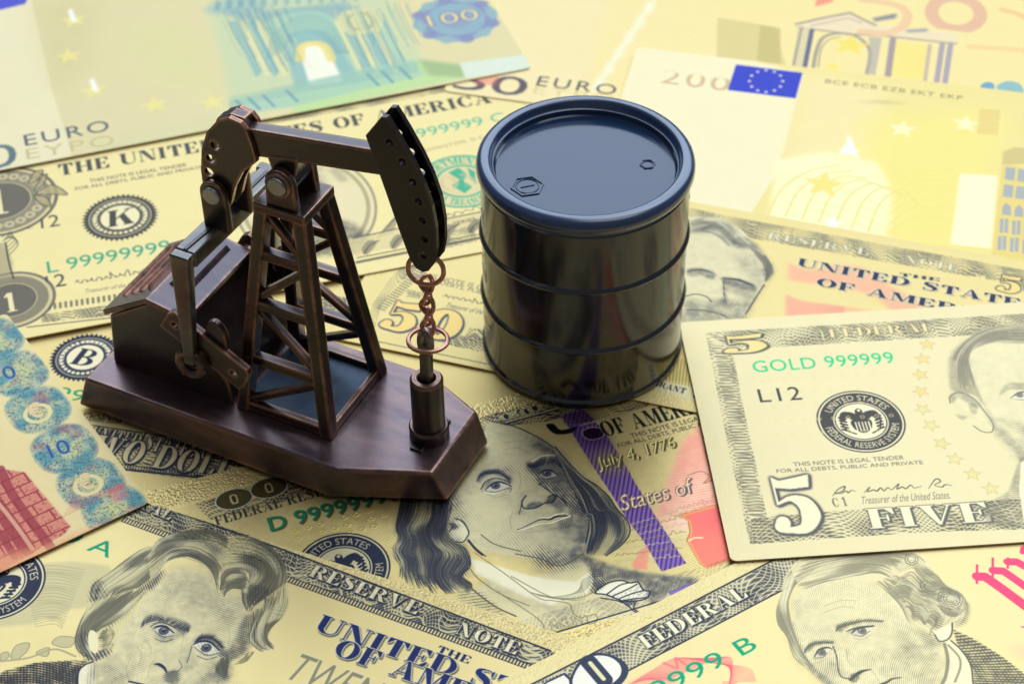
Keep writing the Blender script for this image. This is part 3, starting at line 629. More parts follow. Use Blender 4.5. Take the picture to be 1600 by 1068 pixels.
        self.sample(mask, u*mask.shape[1], v*mask.shape[0], y0, x0, col, 1, -.1)
    def ring(self, cen, r0, r1, col, a=1, ry=1.0, h=0):
        R1 = (r1+.5)*RES; x0, y0 = int(cen[0]-R1), int(cen[1]-R1); X, Y = np.meshgrid(np.arange(x0, x0+2*int(R1)+2)+.5-cen[0], np.arange(y0, y0+2*int(R1)+2)+.5-cen[1])
        rr = np.hypot(X, Y/ry); m = np.clip(r1*RES-rr+.5, 0, 1)*(np.clip(rr-r0*RES+.5, 0, 1) if r0 > 0 else 1); self.put(y0, x0, (m*a).astype(np.float32), col, h)
    def seal(self, cen, r, letter=None, ink=INK, words=True, bg=CREAM):
        """round seal: with a letter (toothed rim) or with the eagle and shield"""
        if letter:
            n = 44; P = []
            for i in range(n*2):
                q = math.pi*i/n; k = r*(1.06 if i % 2 else .95); P.append((cen[0]+k*RES*math.cos(q), cen[1]+k*RES*math.sin(q)))
            y0, x0, m = self.pmask(np.array(P)); self.put(y0, x0, m, ink); self.ring(cen, 0, r*.86, bg); self.ring(cen, r*.55, r*.84, ink, .85)
            for i in range(30):
                q = 2*math.pi*i/30; self.ring((cen[0]+r*.70*RES*math.cos(q), cen[1]+r*.70*RES*math.sin(q)), 0, r*.055, bg)
            self.arc_text('FEDERAL RESERVE BANK', cen, r*.62, r*.15, 215, -35, bg); self.ring(cen, 0, r*.58, ink); self.ring(cen, 0, r*.54, bg)
            mask = fat(letter); hh = r*.72; wd = hh*mask.shape[1]/72*1.0; self.stamp(mask, (cen[0]-wd*RES/2, cen[1]-hh*RES/2), (cen[0]+wd*RES/2, cen[1]-hh*RES/2), hh, [(0, 0, 0, ink, 1, -.1)], .12)
            return
        self.ring(cen, 0, r*1.06, ink); self.ring(cen, 0, r*1.02, bg); self.ring(cen, 0, r*.98, ink)
        self.arc_text('UNITED STATES', cen, r*.72, r*.19, 152, 28, bg); self.arc_text('FEDERAL RESERVE SYSTEM', cen, r*.72, r*.19, 190, 350, bg, inward=True)
        self.ring(cen, 0, r*.66, bg); self.ring(cen, r*.60, r*.63, ink)
        c = lambda P: np.array([(cen[0]+x*r*RES, cen[1]+y*r*RES) for x, y in P])
        def pl(P, col): y0, x0, m = self.pmask(spline(c(P), 5, True)); self.put(y0, x0, m, col)
        pl([(-.22, .04), (.22, .04), (.22, -.22), (.1, -.36), (0, -.4), (-.1, -.36), (-.22, -.22)], ink)
        for i in range(5): x = -.16+.08*i; y0, x0, m = self.pmask(c([(x, -.02), (x+.035, -.02), (x+.035, -.34), (x, -.34)])); self.put(y0, x0, m, bg)
        for s in (-1, 1): pl([(0, .08), (s*.14, .3), (s*.4, .34), (s*.5, .12), (s*.42, .0), (s*.3, .14), (s*.2, .06)], ink)
        pl([(-.07, .1), (-.08, .34), (0, .44), (.1, .36), (.07, .1)], ink); self.ring((cen[0]+.02*r*RES, cen[1]+.37*r*RES), 0, .04*r, bg)
        L = []
        for s in (-1, 1):
            for k in range(5): q = -.2-.5*k; L.append((c([(s*.36, -.3+.1*k), (s*.50, -.24+.1*k)]), .06*r))
            L.append((c([(s*.2, -.42), (s*.4, -.3), (s*.48, 0)]), .04*r))
        self.strokes(L, ink)
    def star(self, p, r, col, a=1, rot=90, h=0, loc=False, outline=None):
        cx, cy = (self.l([p]) if loc else self.c([p]))[0]
        Q = np.array([(cx+(r if i % 2 == 0 else r*.42)*RES*math.cos(math.radians(rot+36*i)), cy+(r if i % 2 == 0 else r*.42)*RES*math.sin(math.radians(rot+36*i))) for i in range(10)])
        y0, x0, m = self.pmask(Q); self.put(y0, x0, m*a, col, h)
        if outline: self.strokes([(np.vstack([Q, Q[:1]]), .12)], outline, .6)
    def grain(self, P, amp, loc=True, soft=.3):
        Q = self.l(P) if loc else self.c(P); y0, x0, m = self.pmask(Q, soft); n = blur(rng.standard_normal(m.shape), 1.1)*3
        self.put(y0, x0, np.ones_like(m), None, 0); y1, x1 = y0+m.shape[0], x0+m.shape[1]; cy, cx = max(0, -y0), max(0, -x0)
        m = (m*n)[cy:m.shape[0]-max(0, y1-self.H), cx:m.shape[1]-max(0, x1-self.W)]; y0, x0 = max(y0, 0), max(x0, 0)
        self.hg[y0:y0+m.shape[0], x0:x0+m.shape[1]] += amp*m
    def frame_grain(self, amp=.12, b=5.2):
        w_, h_ = self.w, self.h
        for P in ([(0, 0), (w_, 0), (w_, b), (0, b)], [(0, h_-b), (w_, h_-b), (w_, h_), (0, h_)], [(0, b), (b, b), (b, h_-b), (0, h_-b)], [(w_-b, b), (w_, b), (w_, h_-b), (w_-b, h_-b)]): self.grain(P, amp)
    def scribble(self, p0, p1, hmm, col=INK, wd=.16, seed=0, n=9, a=.9):
        A, B = self.c([p0, p1]); d = B-A; L = np.hypot(*d); ex = d/L; ey = np.array([-ex[1], ex[0]]); r = np.random.default_rng(seed); P = []
        for i in range(n*4):
            u = i/(n*4-1); am = (1.0 if i % 9 == 2 else .42)*hmm*RES
            P.append(A+ex*L*(u+.018*math.sin(i*2.4))+ey*am*(.5+.5*math.sin(i*1.57+r.uniform(-.5, .5)))*r.uniform(.6, 1.1))
        self.strokes([(spline(P, 5), wd)], col, a)
    def finish(self, name, label, metallic=.5, rough=.45, bmp=.5, group='gold banknotes spread over the table', thick=.28, curl=0):
        im = bpy.data.images.new(name+'_print', self.W, self.H, alpha=True); im.alpha_mode = 'CHANNEL_PACKED'
        px = np.empty((self.H, self.W, 4), np.float32); px[..., :3] = np.clip(self.rgb*np.array([1.04, 1.005, 1.02], np.float32)+np.array([0, 0, .01], np.float32), 0, 1); px[..., 3] = np.clip(self.hg, 0, 1)
        im.pixels.foreach_set(px.ravel()); im.pack()
        m, nt, p = newmat(name+'_foil'); t = N(nt, 'ShaderNodeTexImage'); t.image = im; t.interpolation = 'Cubic'
        nt.links.new(t.outputs[0], p.inputs['Base Color']); p.inputs['Specular IOR Level'].default_value = .25; p.inputs['Metallic'].default_value = metallic
        n = noise(nt, 260, 4); mr = N(nt, 'ShaderNodeMapRange'); mr.inputs[3].default_value = rough-.04; mr.inputs[4].default_value = rough+.06
        nt.links.new(n, mr.inputs[0]); nt.links.new(mr.outputs[0], p.inputs['Roughness'])
        b1 = N(nt, 'ShaderNodeBump'); b1.inputs['Strength'].default_value = .35; b1.inputs['Distance'].default_value = .0015; nt.links.new(noise(nt, 22, 2), b1.inputs['Height'])
        b2 = N(nt, 'ShaderNodeBump'); b2.inputs['Strength'].default_value = bmp; b2.inputs['Distance'].default_value = .00022; nt.links.new(t.outputs[1], b2.inputs['Height'])
        nt.links.new(b1.outputs[0], b2.inputs['Normal']); nt.links.new(b2.outputs[0], p.inputs['Normal'])
        bm = bmesh.new(); r = 1.2; ol = []
        for cx, cy, a0 in ((self.w-r, self.h-r, 0), (r, self.h-r, 90), (r, r, 180), (self.w-r, r, 270)):
            for k in range(5): q = math.radians(a0+22.5*k); ol.append((cx+r*math.cos(q), cy+r*math.sin(q)))
        zf = lambda x, y: self.z+self.slope*y
        top = [bm.verts.new((x, y, zf(x, y))) for x, y in ol]; bo = [bm.verts.new((x, y, zf(x, y)-thick)) for x, y in ol]
        bm.faces.new(top); bm.faces.new(bo[::-1]); k = len(ol)
        for i in range(k): bm.faces.new((top[i], bo[i], bo[(i+1) % k], top[(i+1) % k]))
        bmesh.ops.recalc_face_normals(bm, faces=bm.faces); uv = bm.loops.layers.uv.new('UVMap')
        for f in bm.faces:
            for lp in f.loops: lp[uv].uv = (lp.vert.co.x/self.w, lp.vert.co.y/self.h)
        bmesh.ops.scale(bm, vec=(S, S, S), verts=bm.verts)
        me = bpy.data.meshes.new(name); bm.to_mesh(me); bm.free(); me.materials.append(m)
        o = bpy.data.objects.new(name, me); o.location = (self.o[0]*S, self.o[1]*S, 0); o.rotation_euler = (0, 0, self.ang); link(o)
        tag(o, label, 'banknote', group)
        self.rgb = self.hg = self.T = self.XX = self.YY = None
        return o
# ------------------------------------------------------------------ the notes, bottom of the pile first
def comb(n, A, B, hmm, pitch=.75, col=INK, duty=.5, lines=True, a=.9):
    P = n.c([A, B]); d = P[1]-P[0]; L = np.hypot(*d); ex = d/L; ey = np.array([-ex[1], ex[0]]); k = int(L/RES/pitch)
    n.strokes([(np.array([P[0]+ex*L*i/k, P[0]+ex*L*i/k+ey*hmm*RES]), pitch*duty) for i in range(k)]+([(np.array([P[0], P[1]]), .18), (np.array([P[0]+ey*hmm*RES, P[1]+ey*hmm*RES]), .18)] if lines else []), col, a, -.1)
def eye(n, up, lo, iris, r, ink=INK):
    n.poly(list(up)+list(lo)[::-1], (232, 226, 190), .6, curve=True); n.tone(list(up)+list(lo)[::-1], .15, .2)
    c = n.c([iris])[0]; n.ring(c, 0, r, ink, .75); n.ring((c[0]-.15*r*RES, c[1]+.25*r*RES), 0, r*.3, (225, 220, 190), .9); n.ring(c, 0, r*.4, ink, .9)
    n.line(up, [.15, .5, .4, .2], ink); n.line(lo, [.1, .25, .15], ink, .7)
def fill_rest(n, num, word, side='left', a=.85):
    """regular frame of a dollar note in sheet mm, for whatever the photo leaves hidden"""
    w_, h_ = n.w, n.h
    n.line([(6, 6), (w_-6, 6)], .3, curve=False, loc=True); n.line([(6, h_-6), (w_-6, h_-6)], .3, curve=False, loc=True)
OLV = (150, 140, 92)
notes = {}
# ---- a note with a green seal, almost wholly covered
n = Note((681, 560.5), 17, (-35, -19), 120, 60, -1.05)
k = crop(680, 540, 6.67); n.m = k
n.poly([(-60, 200), (560, 250), (1000, 330), (900, 640), (-60, 640)], (226, 208, 140))
for a_, b_ in (((30, 205), (35, 400)), ((250, 220), (270, 330)),):
    n.line([a_, b_], .2, (150, 120, 60))
n.line([(30, 260), (60, 215), (100, 215), (140, 260)], .22, (140, 112, 60)); n.line([(140, 230), (135, 350)], .25, (150, 125, 70))
n.poly([(145, 260), (310, 330), (285, 400), (265, 480), (135, 340)], (60, 185, 105)); n.line([(150, 260), (200, 300), (260, 300), (300, 340)], .3, (225, 225, 150)); n.line([(170, 330), (230, 360), (280, 400)], .25, (225, 225, 150))
n.line([(215, 215), (255, 250), (265, 330), (230, 420)], .2, (120, 110, 50)); n.line([(440, 240), (370, 280), (300, 370), (270, 480)], .28, (150, 115, 50)); n.line([(460, 245), (420, 360), (390, 500), (385, 600)], .3, (205, 160, 80))
n.line([(560, 265), (555, 380), (530, 570)], .35, (190, 150, 80)); n.line([(580, 270), (570, 400), (545, 570)], .2, (110, 90, 45)); n.poly([(600, 280), (660, 300), (665, 560), (560, 590)], (186, 160, 95), .6)
n.line([(665, 300), (675, 380), (660, 560)], .35, (205, 165, 90))
notes['a'] = n.finish('banknote', 'mostly hidden gold note with a green scrap of seal, between pump base and barrel')
# ---- two dollar note under the pump's rear
n = Note((135, 557), -14.5, (-31, -36), 156, 66.3, -.95)
n.frame_grain(.07); n.seal(n.c([(133, 558)])[0], 7.0, 'B')
n.text('L 99999999', (-90, 592), (128, 628), 3.4, GREEN)
k = crop(140, 640, 4.853); n.m = k
n.scribble((-250, 20), (440, 118), 2.6, INK, .22, 3, 10)
n.text('Treasurer of the United States.', (-330, 45), (235, 108), 1.5, INK, shear=.25)
n.poly([(-200, 60), (-200, 105), (1100, 330), (1100, 285)], CREAM, .3); comb(n, (-200, 168), (1100, 360), 3.0, 3.0, duty=.12)
for i in range(24): c_ = n.c([(-160+i*100*.98, 158-12+i*14.5)])[0]; n.ring(c_, .55, .8, INK, .8); n.ring(c_, 0, .3, INK, .8)
n.lace([(-200, 190), (1300, 400), (1300, 560), (-200, 350)], seed=5, a=.8, dens=.4)
n.lace([(-200, 130), (1300, 300), (1300, 600), (-200, 395)], seed=15, a=.45, dens=.2)
n.text('THE UNITED STATES OF AMERICA', (-260, 198), (1500, 470), 4.2, (222, 208, 150), 'fat', outline=INK, ow=3.0, shadow=INK)
n.text('TWO DOLLARS', (-160, 330), (1560, 610), 6.2, (216, 200, 140), 'fat', outline=INK, ow=2.6, shadow=INK)
comb(n, (-200, 395), (1300, 555), 1.0, .55, a=.8); n.line([(-200, 402), (1300, 565)], .4, curve=False)
n.m = ident; n.lace([(480, 425), (575, 440), (570, 490), (450, 480)], seed=3, dens=.3); n.text('TWO', (500, 462), (560, 472), 3, (222, 208, 150), 'fat', outline=INK)
notes['2'] = n.finish('banknote', 'gold two-dollar note with round B seal, pinned under the rear left of the pump base')
# ---- hundred dollar note
n = Note((387, 731), 20.0, (-22, -65.4), 156, 66.3, -.75)
n.frame_grain(.22, 5.6)
D = crop(840, 600, 4.853); A = crop(690, 640, 4.853); B = crop(600, 760, 4.853); Cc = crop(840, 780, 4.853); K7 = crop(400, 740, 3.2556); K2 = crop(140, 640, 4.853); Q2 = crop(680, 540, 6.67)
# fine ground hatching
n.T[int(6*RES):int(60*RES), int(6*RES):int(150*RES)] = .17; n.engrave(60, .45, (120, 108, 60), cross=False, k=.9)
# top frame
n.m = ident; n.lace([(305, 787), (428, 748), (755, 651), (815, 634), (1000, 580), (1010, 612), (860, 658), (790, 665), (540, 752), (420, 790), (330, 812)], seed=2, dens=.35, a=.95)
n.m = Q2; n.line([(740, 808), (1270, 665)], .5, INK, curve=False); n.line([(740, 795), (1270, 652)], .35, (215, 205, 150), curve=False, h=.2)
for p_ in ((740, 735), (880, 690), (955, 680), (1040, 650)):
    c_ = n.c([p_])[0]; n.ring(c_, 0, 1.6, (200, 188, 125), 1, .62); n.ring(c_, 0, .5, INK, 1, 1.6)
n.m = K2
for cx, cy in ((1095, 675), (1360, 590)):
    c_ = n.c([(cx, cy)])[0]
    n.ring(c_, 0, 3.7, (205, 195, 140), 1, .74, .15); n.ring(c_, 0, 3.4, INK, 1, .72); n.ring(c_, 0, 3.15, (84, 74, 30), 1, .7)
    n.ring(c_, 0, .75, (200, 185, 125), 1, 2.4, .2); n.ring(c_, 0, .38, (70, 62, 30), 1, 3.2)
n.m = K7; n.text('FEDERAL RESERVE NOTE', (-200, 262), (720, 2), 2.4, (70, 66, 44), 'fat', outline=(208, 196, 140))
n.text('D 99999999', (75, 292), (735, 125), 3.7, (24, 138, 92), shadow=(90, 92, 50), ow=1.4)
for i in range(3):
    for j in range(12):
        x = 140+j*62+i*75; y = 305-(x-140)*.27-i*0+i*42
        if x < 700: c_ = n.c([(x, y)])[0]; n.ring(c_, .35, .75, (214, 196, 96), .9, .7, .2) if (j*3+i) % 4 else n.strokes([(np.array([c_, c_+[3, 9]]), .4)], (214, 196, 96))
n.seal(n.c([(440, 480)])[0], 8.3, bg=(205, 195, 140))
# right side printing
n.m = D
n.poly([(1240, 300), (1100, 430), (1050, 560), (980, 760), (890, 1000), (1000, 1120), (1420, 1000)], (244, 176, 138), .85, soft=.5)
n.poly([(1200, 640), (980, 960), (950, 1150), (1450, 1100), (1330, 640)], (243, 214, 168), .7, soft=2)
n.T[:] = 0; n.tone([(1240, 300), (1100, 430), (980, 760), (890, 1000), (1420, 1000)], .35, .6, False); n.engrave(15, .55, (226, 112, 92), cross=False, k=.8)
n.m = Cc; n.poly([(780, 385), (850, 330), (830, 530), (740, 530), (715, 490)], (236, 140, 110), .8, soft=.2)
n.m = D
qv = [(250, 350), (180, 240), (330, 170), (500, 350), (620, 540), (760, 780), (900, 1010), (1010, 1180), (1125, 1355), (940, 1418), (800, 1180), (690, 1040), (560, 830), (420, 620)]
n.poly(qv, (132, 100, 156), 1, soft=.08)
n.poly([(300, 350), (500, 350), (560, 450), (370, 470)], (72, 34, 84), .7, soft=1.4); n.poly([(390, 540), (590, 470), (690, 650), (490, 690)], (176, 160, 100), .85, soft=1.2)
n.T[:] = 0; n.tone(qv, .55, .1, False); t_ = n.T.copy(); n.T[:] = 0
aa = (n.XX*math.sin(.55)+n.YY*math.cos(.55)*0+n.XX*.55-n.YY*.62)/1.05; ln = np.clip((np.abs((aa % 1)-.5)*2-.45)*5, 0, 1)*(t_ > .2); n.put(0, 0, (ln*.6).astype(np.float32), (66, 40, 84), -.25)
n.lace([(185, 240), (860, 60), (880, 150), (800, 175), (330, 300), (200, 300)], ink=(40, 30, 30), seed=31, dens=.2, a=.9); n.line([(330, 310), (880, 160)], .35, (190, 178, 120), curve=False)
n.poly([(65, 310), (120, 300), (180, 345), (300, 320), (250, 370), (130, 375)], (26, 24, 20), curve=True, h=-.2); n.poly([(340, 345), (420, 325), (500, 345), (490, 400), (400, 420), (345, 390)], (38, 14, 40), curve=True, h=-.2); n.line([(340, 350), (420, 325), (500, 345), (490, 400), (400, 420), (345, 390), (340, 350)], .3, (160, 140, 120))
n.text('OF AMERICA', (510, 400), (1390, 170), 4.3, (34, 32, 22), 'fat', outline=(186, 174, 110), h=-.25)
n.text('THIS NOTE IS LEGAL TENDER', (715, 410), (1490, 205), 1.35, (60, 52, 44)); n.text('FOR ALL DEBTS, PUBLIC AND PRIVATE', (620, 485), (1560, 238), 1.35, (60, 52, 44))
n.text('July 4, 1776', (470, 668), (1060, 500), 4.0, (214, 198, 120), shear=.2, shadow=(92, 84, 40), ow=1.5, h=.3)
n.text('States of', (640, 960), (1180, 820), 4.0, (222, 200, 140), shear=.25, shadow=(120, 92, 90), ow=1.2, h=.3)
n.scribble((1080, 950), (1400, 870), 2.0, (214, 150, 110), .2, 4); n.scribble((1010, 1010), (1340, 930), 1.6, (190, 170, 110), .2, 7)
n.line([(1140, 690), (1240, 660), (1300, 700), (1260, 750), (1330, 720)], .3, (190, 130, 90))
n.m = Cc
for i in range(7): n.scribble((690-20*i, 200+46*i), (1160-14*i, 60+62*i), 1.1, (150, 138, 84) if i % 2 else (196, 184, 128), .22, 20+i, 9, .7)
iw = [(1090, 120), (1230, 80), (1420, 30), (1500, 440), (1290, 515), (1240, 485), (1190, 400), (1140, 310), (1165, 250), (1150, 160)]
n.poly(iw, (236, 124, 96), 1, soft=.1); n.poly([(1230, 100), (1400, 60), (1440, 200), (1300, 220)], (232, 92, 98), .8, soft=2); n.line(iw, .5, (226, 150, 84), curve=False, closed=True, h=.2); n.line([(1150, 310), (1190, 290), (1250, 290)], .4, (244, 200, 150))
# coat, collar, jabot
n.m = Cc
n.poly([(350, 430), (450, 470), (600, 505), (800, 550), (1000, 575), (1225, 600), (1100, 690), (980, 760), (830, 850), (600, 900), (0, 1000), (-500, 700), (-300, 560), (0, 590)], (214, 202, 146), .75)
n.tone([(350, 425), (600, 505), (880, 560), (1230, 600), (1100, 660), (990, 700), (860, 800), (830, 690), (760, 630), (560, 612), (420, 700), (405, 560)], .66, .4); n.tone([(350, 430), (420, 560), (400, 700), (440, 690), (520, 620), (470, 520)], .45, .3)
n.poly([(990, 700), (1090, 655), (1215, 618), (1150, 670), (1010, 730)], (124, 104, 164), .9)
n.m = B; n.poly([(650, 540), (900, 610), (1130, 680), (1262, 700), (1450, 720), (1560, 640), (1600, 700), (1550, 800), (1262, 900), (1000, 800), (700, 660)], (232, 224, 176), .9, soft=.2)
n.tone([(700, 660), (1000, 790), (1262, 880), (1500, 850), (1400, 980), (1100, 930), (800, 800)], .2, .8)
n.m = Cc; jb = [(435, 705), (500, 650), (560, 622), (640, 612), (700, 630), (760, 625), (800, 680), (850, 700), (820, 750), (720, 770), (640, 765), (520, 720)]
n.poly(jb, (236, 228, 182), 1, curve=True, h=.1); n.line(jb, .3, closed=True)
for q in ([(520, 720), (620, 650), (690, 630)], [(560, 735), (680, 680), (755, 640)], [(620, 750), (720, 710), (800, 690)], [(640, 765), (740, 750), (840, 740)], [(480, 745), (600, 765), (640, 780)], [(620, 760), (680, 800), (740, 850), (770, 850)], [(740, 780), (730, 820), (755, 845)]): n.line(q, .25)
n.tone([(630, 765), (740, 755), (750, 790), (680, 800)], .7, .2)
for q in ([(-480, 400), (-250, 560), (0, 740), (120, 765), (240, 790), (270, 860), (330, 895), (370, 880), (380, 940)], [(0, 720), (150, 750), (330, 740), (420, 700)], [(385, 880), (440, 870), (450, 920), (390, 945)], [(-300, 700), (0, 900), (60, 1000)], [(-200, 580), (60, 720), (200, 760)]): n.line(q, .2, (120, 110, 70), .8)
n.text('FRANKLIN'[3:], (110, 990), (350, 940), 2.2, (150, 140, 95), a=.8)
for i in range(9): n.line([(-60+i*10, 700+i*4), (100+i*30, 735+i*3), (330, 700-i*9), (400, 640-i*8)], .12, (130, 122, 84), .6)
# face
n.m = A
face = [(240, 380), (345, 100), (440, 105), (560, 130), (680, 185), (790, 245), (870, 310), (930, 400), (960, 470), (1040, 560), (1090, 680), (1120, 800), (1115, 900), (1095, 1000), (1060, 1130), (900, 1180), (600, 1120), (300, 1060), (180, 1000), (60, 860), (60, 640)]
n.poly(face, (218, 207, 150), .92, soft=.15); n.tone(face, .19, 1.5); n.tone([(150, 700), (300, 640), (500, 700), (560, 900), (400, 1000), (200, 900)], -.6, 2); n.tone([(380, 200), (560, 180), (640, 320), (500, 400), (380, 330)], -.5, 2)
n.tone([(560, 130), (870, 310), (930, 400), (870, 380), (740, 310), (640, 200)], .45, 1.0); n.tone([(700, 210), (870, 320), (950, 470), (900, 480), (800, 340), (720, 300)], .4, .8)
n.tone([(870, 310), (960, 470), (1040, 560), (1100, 700), (1125, 850), (1095, 1000), (1060, 1130), (1000, 1100), (1030, 980), (1060, 860), (1000, 720), (960, 700), (950, 640), (880, 560), (900, 480)], .62, .8)
n.tone([(1050, 700), (1125, 850), (1095, 1000), (1040, 1130), (960, 1060), (1020, 900), (1010, 800)], .35, 1.0)
n.tone([(740, 550), (900, 560), (1000, 760), (970, 790), (940, 720), (860, 640), (800, 600)], .5, .5)
n.tone([(640, 385), (690, 392), (760, 350), (850, 345), (905, 400), (935, 480), (900, 550), (840, 560), (740, 560), (700, 495), (650, 440)], .62, .35); n.tone([(635, 380), (690, 400), (740, 440), (720, 480), (660, 440)], .5, .25)
n.tone([(265, 540), (290, 480), (350, 455), (450, 450), (520, 515), (520, 555), (460, 505), (400, 490), (330, 505), (290, 545)], .72, .25)
n.tone([(300, 620), (340, 540), (420, 510), (480, 530), (520, 560), (430, 535), (350, 580)], .4, .25); n.tone([(470, 440), (530, 440), (530, 560), (500, 500)], .3, .5)
n.tone([(780, 700), (860, 635), (930, 690), (945, 750), (900, 775), (850, 730)], .6, .35); n.tone([(640, 745), (740, 735), (760, 700), (680, 700)], .65, .15); n.tone([(800, 690), (850, 650), (870, 670), (820, 700)], .7, .1)
n.tone([(580, 920), (700, 880), (840, 870), (980, 820), (1000, 880), (900, 900), (820, 900), (700, 900)], .28, .7); n.tone([(850, 800), (990, 780), (1010, 880), (900, 920)], .3, .7)
n.tone([(560, 790), (600, 640), (640, 640), (610, 720), (640, 800)], .2, .5); n.tone([(700, 1120), (800, 1040), (950, 1060), (1060, 1130), (900, 1230), (700, 1200)], .55, 1.2); n.tone([(880, 870), (1000, 860), (1000, 960), (900, 1000)], .2, 1)
n.tone([(80, 640), (140, 600), (160, 900), (100, 880)], .2, 1)
n.engrave(72, .36, (52, 54, 60), wob=.9)
n.poly([(580, 905), (640, 872), (740, 826), (820, 818), (870, 793), (975, 800), (900, 825), (830, 850), (740, 858), (640, 892), (595, 915)], (206, 196, 140), .8, curve=True, h=.1)
n.line([(580, 905), (640, 875), (740, 832), (820, 830), (870, 808), (975, 800)], [.2, .45, .3, .5, .3]); n.line([(585, 912), (650, 893), (740, 862), (830, 853), (900, 828), (975, 802)], .2, (232, 224, 176), h=.3); n.line([(590, 895), (680, 850), (760, 815), (820, 812), (870, 788), (930, 782), (975, 798)], .2, (232, 224, 176), h=.3)
n.line([(740, 560), (800, 600), (850, 640), (920, 680), (950, 725)], .28); n.line([(640, 650), (612, 690), (612, 730), (640, 748), (700, 745), (745, 725), (790, 702), (835, 700), (862, 670), (845, 645), (810, 660)], .3)
n.line([(590, 790), (600, 740), (612, 690)], .22, a=.7); n.line([(690, 390), (760, 350), (850, 342), (880, 355)], .3, (224, 214, 160), h=.2)
eye(n, [(330, 610), (370, 570), (430, 545), (490, 560), (528, 578)], [(330, 612), (400, 622), (460, 608), (528, 580)], (408, 574), .95); eye(n, [(738, 490), (770, 462), (820, 455), (862, 480), (885, 500)], [(738, 492), (780, 520), (830, 515), (885, 502)], (797, 480), .95)
n.line([(300, 600), (330, 548), (400, 518), (470, 530), (520, 556)], .22); n.line([(330, 625), (400, 632), (470, 612)], .2, (232, 224, 176), h=.2); n.line([(500, 600), (530, 595), (520, 620)], .2, a=.6)
n.brow([(268, 540), (300, 500), (360, 485), (440, 485), (510, 530)], [(280, 490), (330, 455), (400, 445), (470, 460), (525, 520)], 44); n.brow([(650, 430), (700, 440), (760, 420), (850, 400), (905, 440)], [(640, 385), (700, 395), (770, 355), (850, 348), (900, 400)], 50)
for q in ([(350, 640), (420, 660), (490, 640)], [(760, 540), (830, 550), (890, 530)], [(540, 760), (520, 840), (530, 900)], [(960, 740), (985, 790), (990, 850)], [(470, 250), (600, 240), (720, 290)], [(480, 300), (580, 290), (680, 330)], [(590, 470), (600, 540), (590, 600)], [(640, 930), (740, 920), (860, 900)]): n.line(q, .13, (96, 92, 72), .4)
n.line([(440, 100), (560, 128), (680, 182), (790, 245), (870, 310), (930, 400), (960, 470), (1040, 560), (1090, 680), (1120, 800), (1115, 900), (1095, 1000)], .28); n.line([(300, 945), (380, 1005), (480, 1042), (600, 1070)], .22, (100, 90, 50)); n.line([(560, 1090), (760, 1130), (900, 1180), (1080, 1090)], .22, (90, 80, 50))
n.poly([(45, 930), (90, 850), (150, 850), (195, 910), (200, 960), (165, 1000), (90, 990)], (228, 218, 166), 1, curve=True); n.line([(90, 880), (60, 920), (50, 950), (95, 992), (160, 1000), (195, 960), (205, 920), (160, 845), (100, 820)], .25); n.tone([(60, 850), (130, 880), (90, 910)], .7, .2); n.engrave(72, .5)
n.line([(200, 990), (260, 1060), (310, 1100)], .3); n.m = B; n.line([(640, 400), (700, 470), (770, 525)], .25)
# hair
g = [[(140, 60), (105, 220), (85, 310), (105, 380), (68, 460), (95, 545), (125, 600), (110, 680)], [(220, 60), (170, 230), (130, 320), (165, 420), (130, 500), (180, 580), (170, 650), (200, 760)], [(300, 60), (270, 230), (220, 320), (250, 420), (240, 500), (270, 600), (280, 680), (350, 800)], [(390, 60), (370, 230), (330, 330), (360, 430), (430, 510), (390, 600), (400, 700), (480, 810)], [(480, 60), (460, 230), (400, 360), (450, 450), (560, 520), (500, 640), (520, 720), (600, 810)], [(520, 130), (480, 300), (520, 400), (630, 470), (660, 600), (590, 680), (660, 740), (650, 810)]]
out_ = g[0]+g[-1][::-1]; n.poly(out_, (196, 184, 118), .9, soft=.2)
n.tone([(140, 60), (520, 60), (480, 200), (400, 180), (300, 200), (200, 170)], .8, 1.2); n.tone([(90, 250), (130, 200), (130, 380), (95, 370)], .5, .5); n.tone([(480, 240), (560, 300), (500, 340), (600, 420), (650, 600), (560, 620), (420, 430)], .45, .8); n.tone([(80, 460), (140, 480), (130, 560), (90, 540)], .6, .4); n.tone([(480, 640), (560, 560), (640, 640), (560, 740)], .4, .8); n.engrave(80, .5)
n.hair(g, 120, .17, INK, .88, .3, (222, 212, 150), .12)
n.poly([(560, 820), (700, 760), (950, 960), (900, 1050), (500, 900)], (206, 196, 140), .4, soft=.8); n.tone([(560, 830), (690, 780), (900, 940), (860, 1000)], .4, .6); n.engrave(20, .6, (90, 90, 70)); n.line([(640, 600), (690, 670), (760, 730), (900, 820), (1100, 900)], .2, (120, 112, 70)); n.line([(590, 700), (700, 800), (850, 910), (1000, 980)], .3, (90, 86, 60))
n.m = ident
gr = [D(((130, 470), (190, 540), (330, 690), (440, 760), (540, 850), (600, 940)))+Cc(((680, 160), (700, 250), (640, 340), (520, 425))), D(((120, 490), (190, 580), (300, 720), (400, 820), (470, 950)))+Cc(((540, 100), (560, 220), (540, 330), (470, 420))), D(((118, 500), (180, 600), (260, 740), (340, 860), (390, 980)))+Cc(((430, 120), (450, 250), (420, 340), (400, 420))), D(((118, 505), (180, 620), (240, 740), (300, 850), (350, 960)))+Cc(((385, 120), (392, 230), (372, 320), (350, 415)))]
n.poly(gr[0]+gr[3][::-1], (190, 178, 112), .9); n.tone(D(((118, 480), (330, 690), (470, 800), (560, 1000), (430, 1080), (330, 900), (200, 620))), .6, .8); n.tone(gr[3]+gr[2][::-1], .45, .5, False); n.engrave(60, .5); n.hair(gr, 80, .17, INK, .9, .25, (216, 204, 140), .08)
n.line(gr[0], .25)
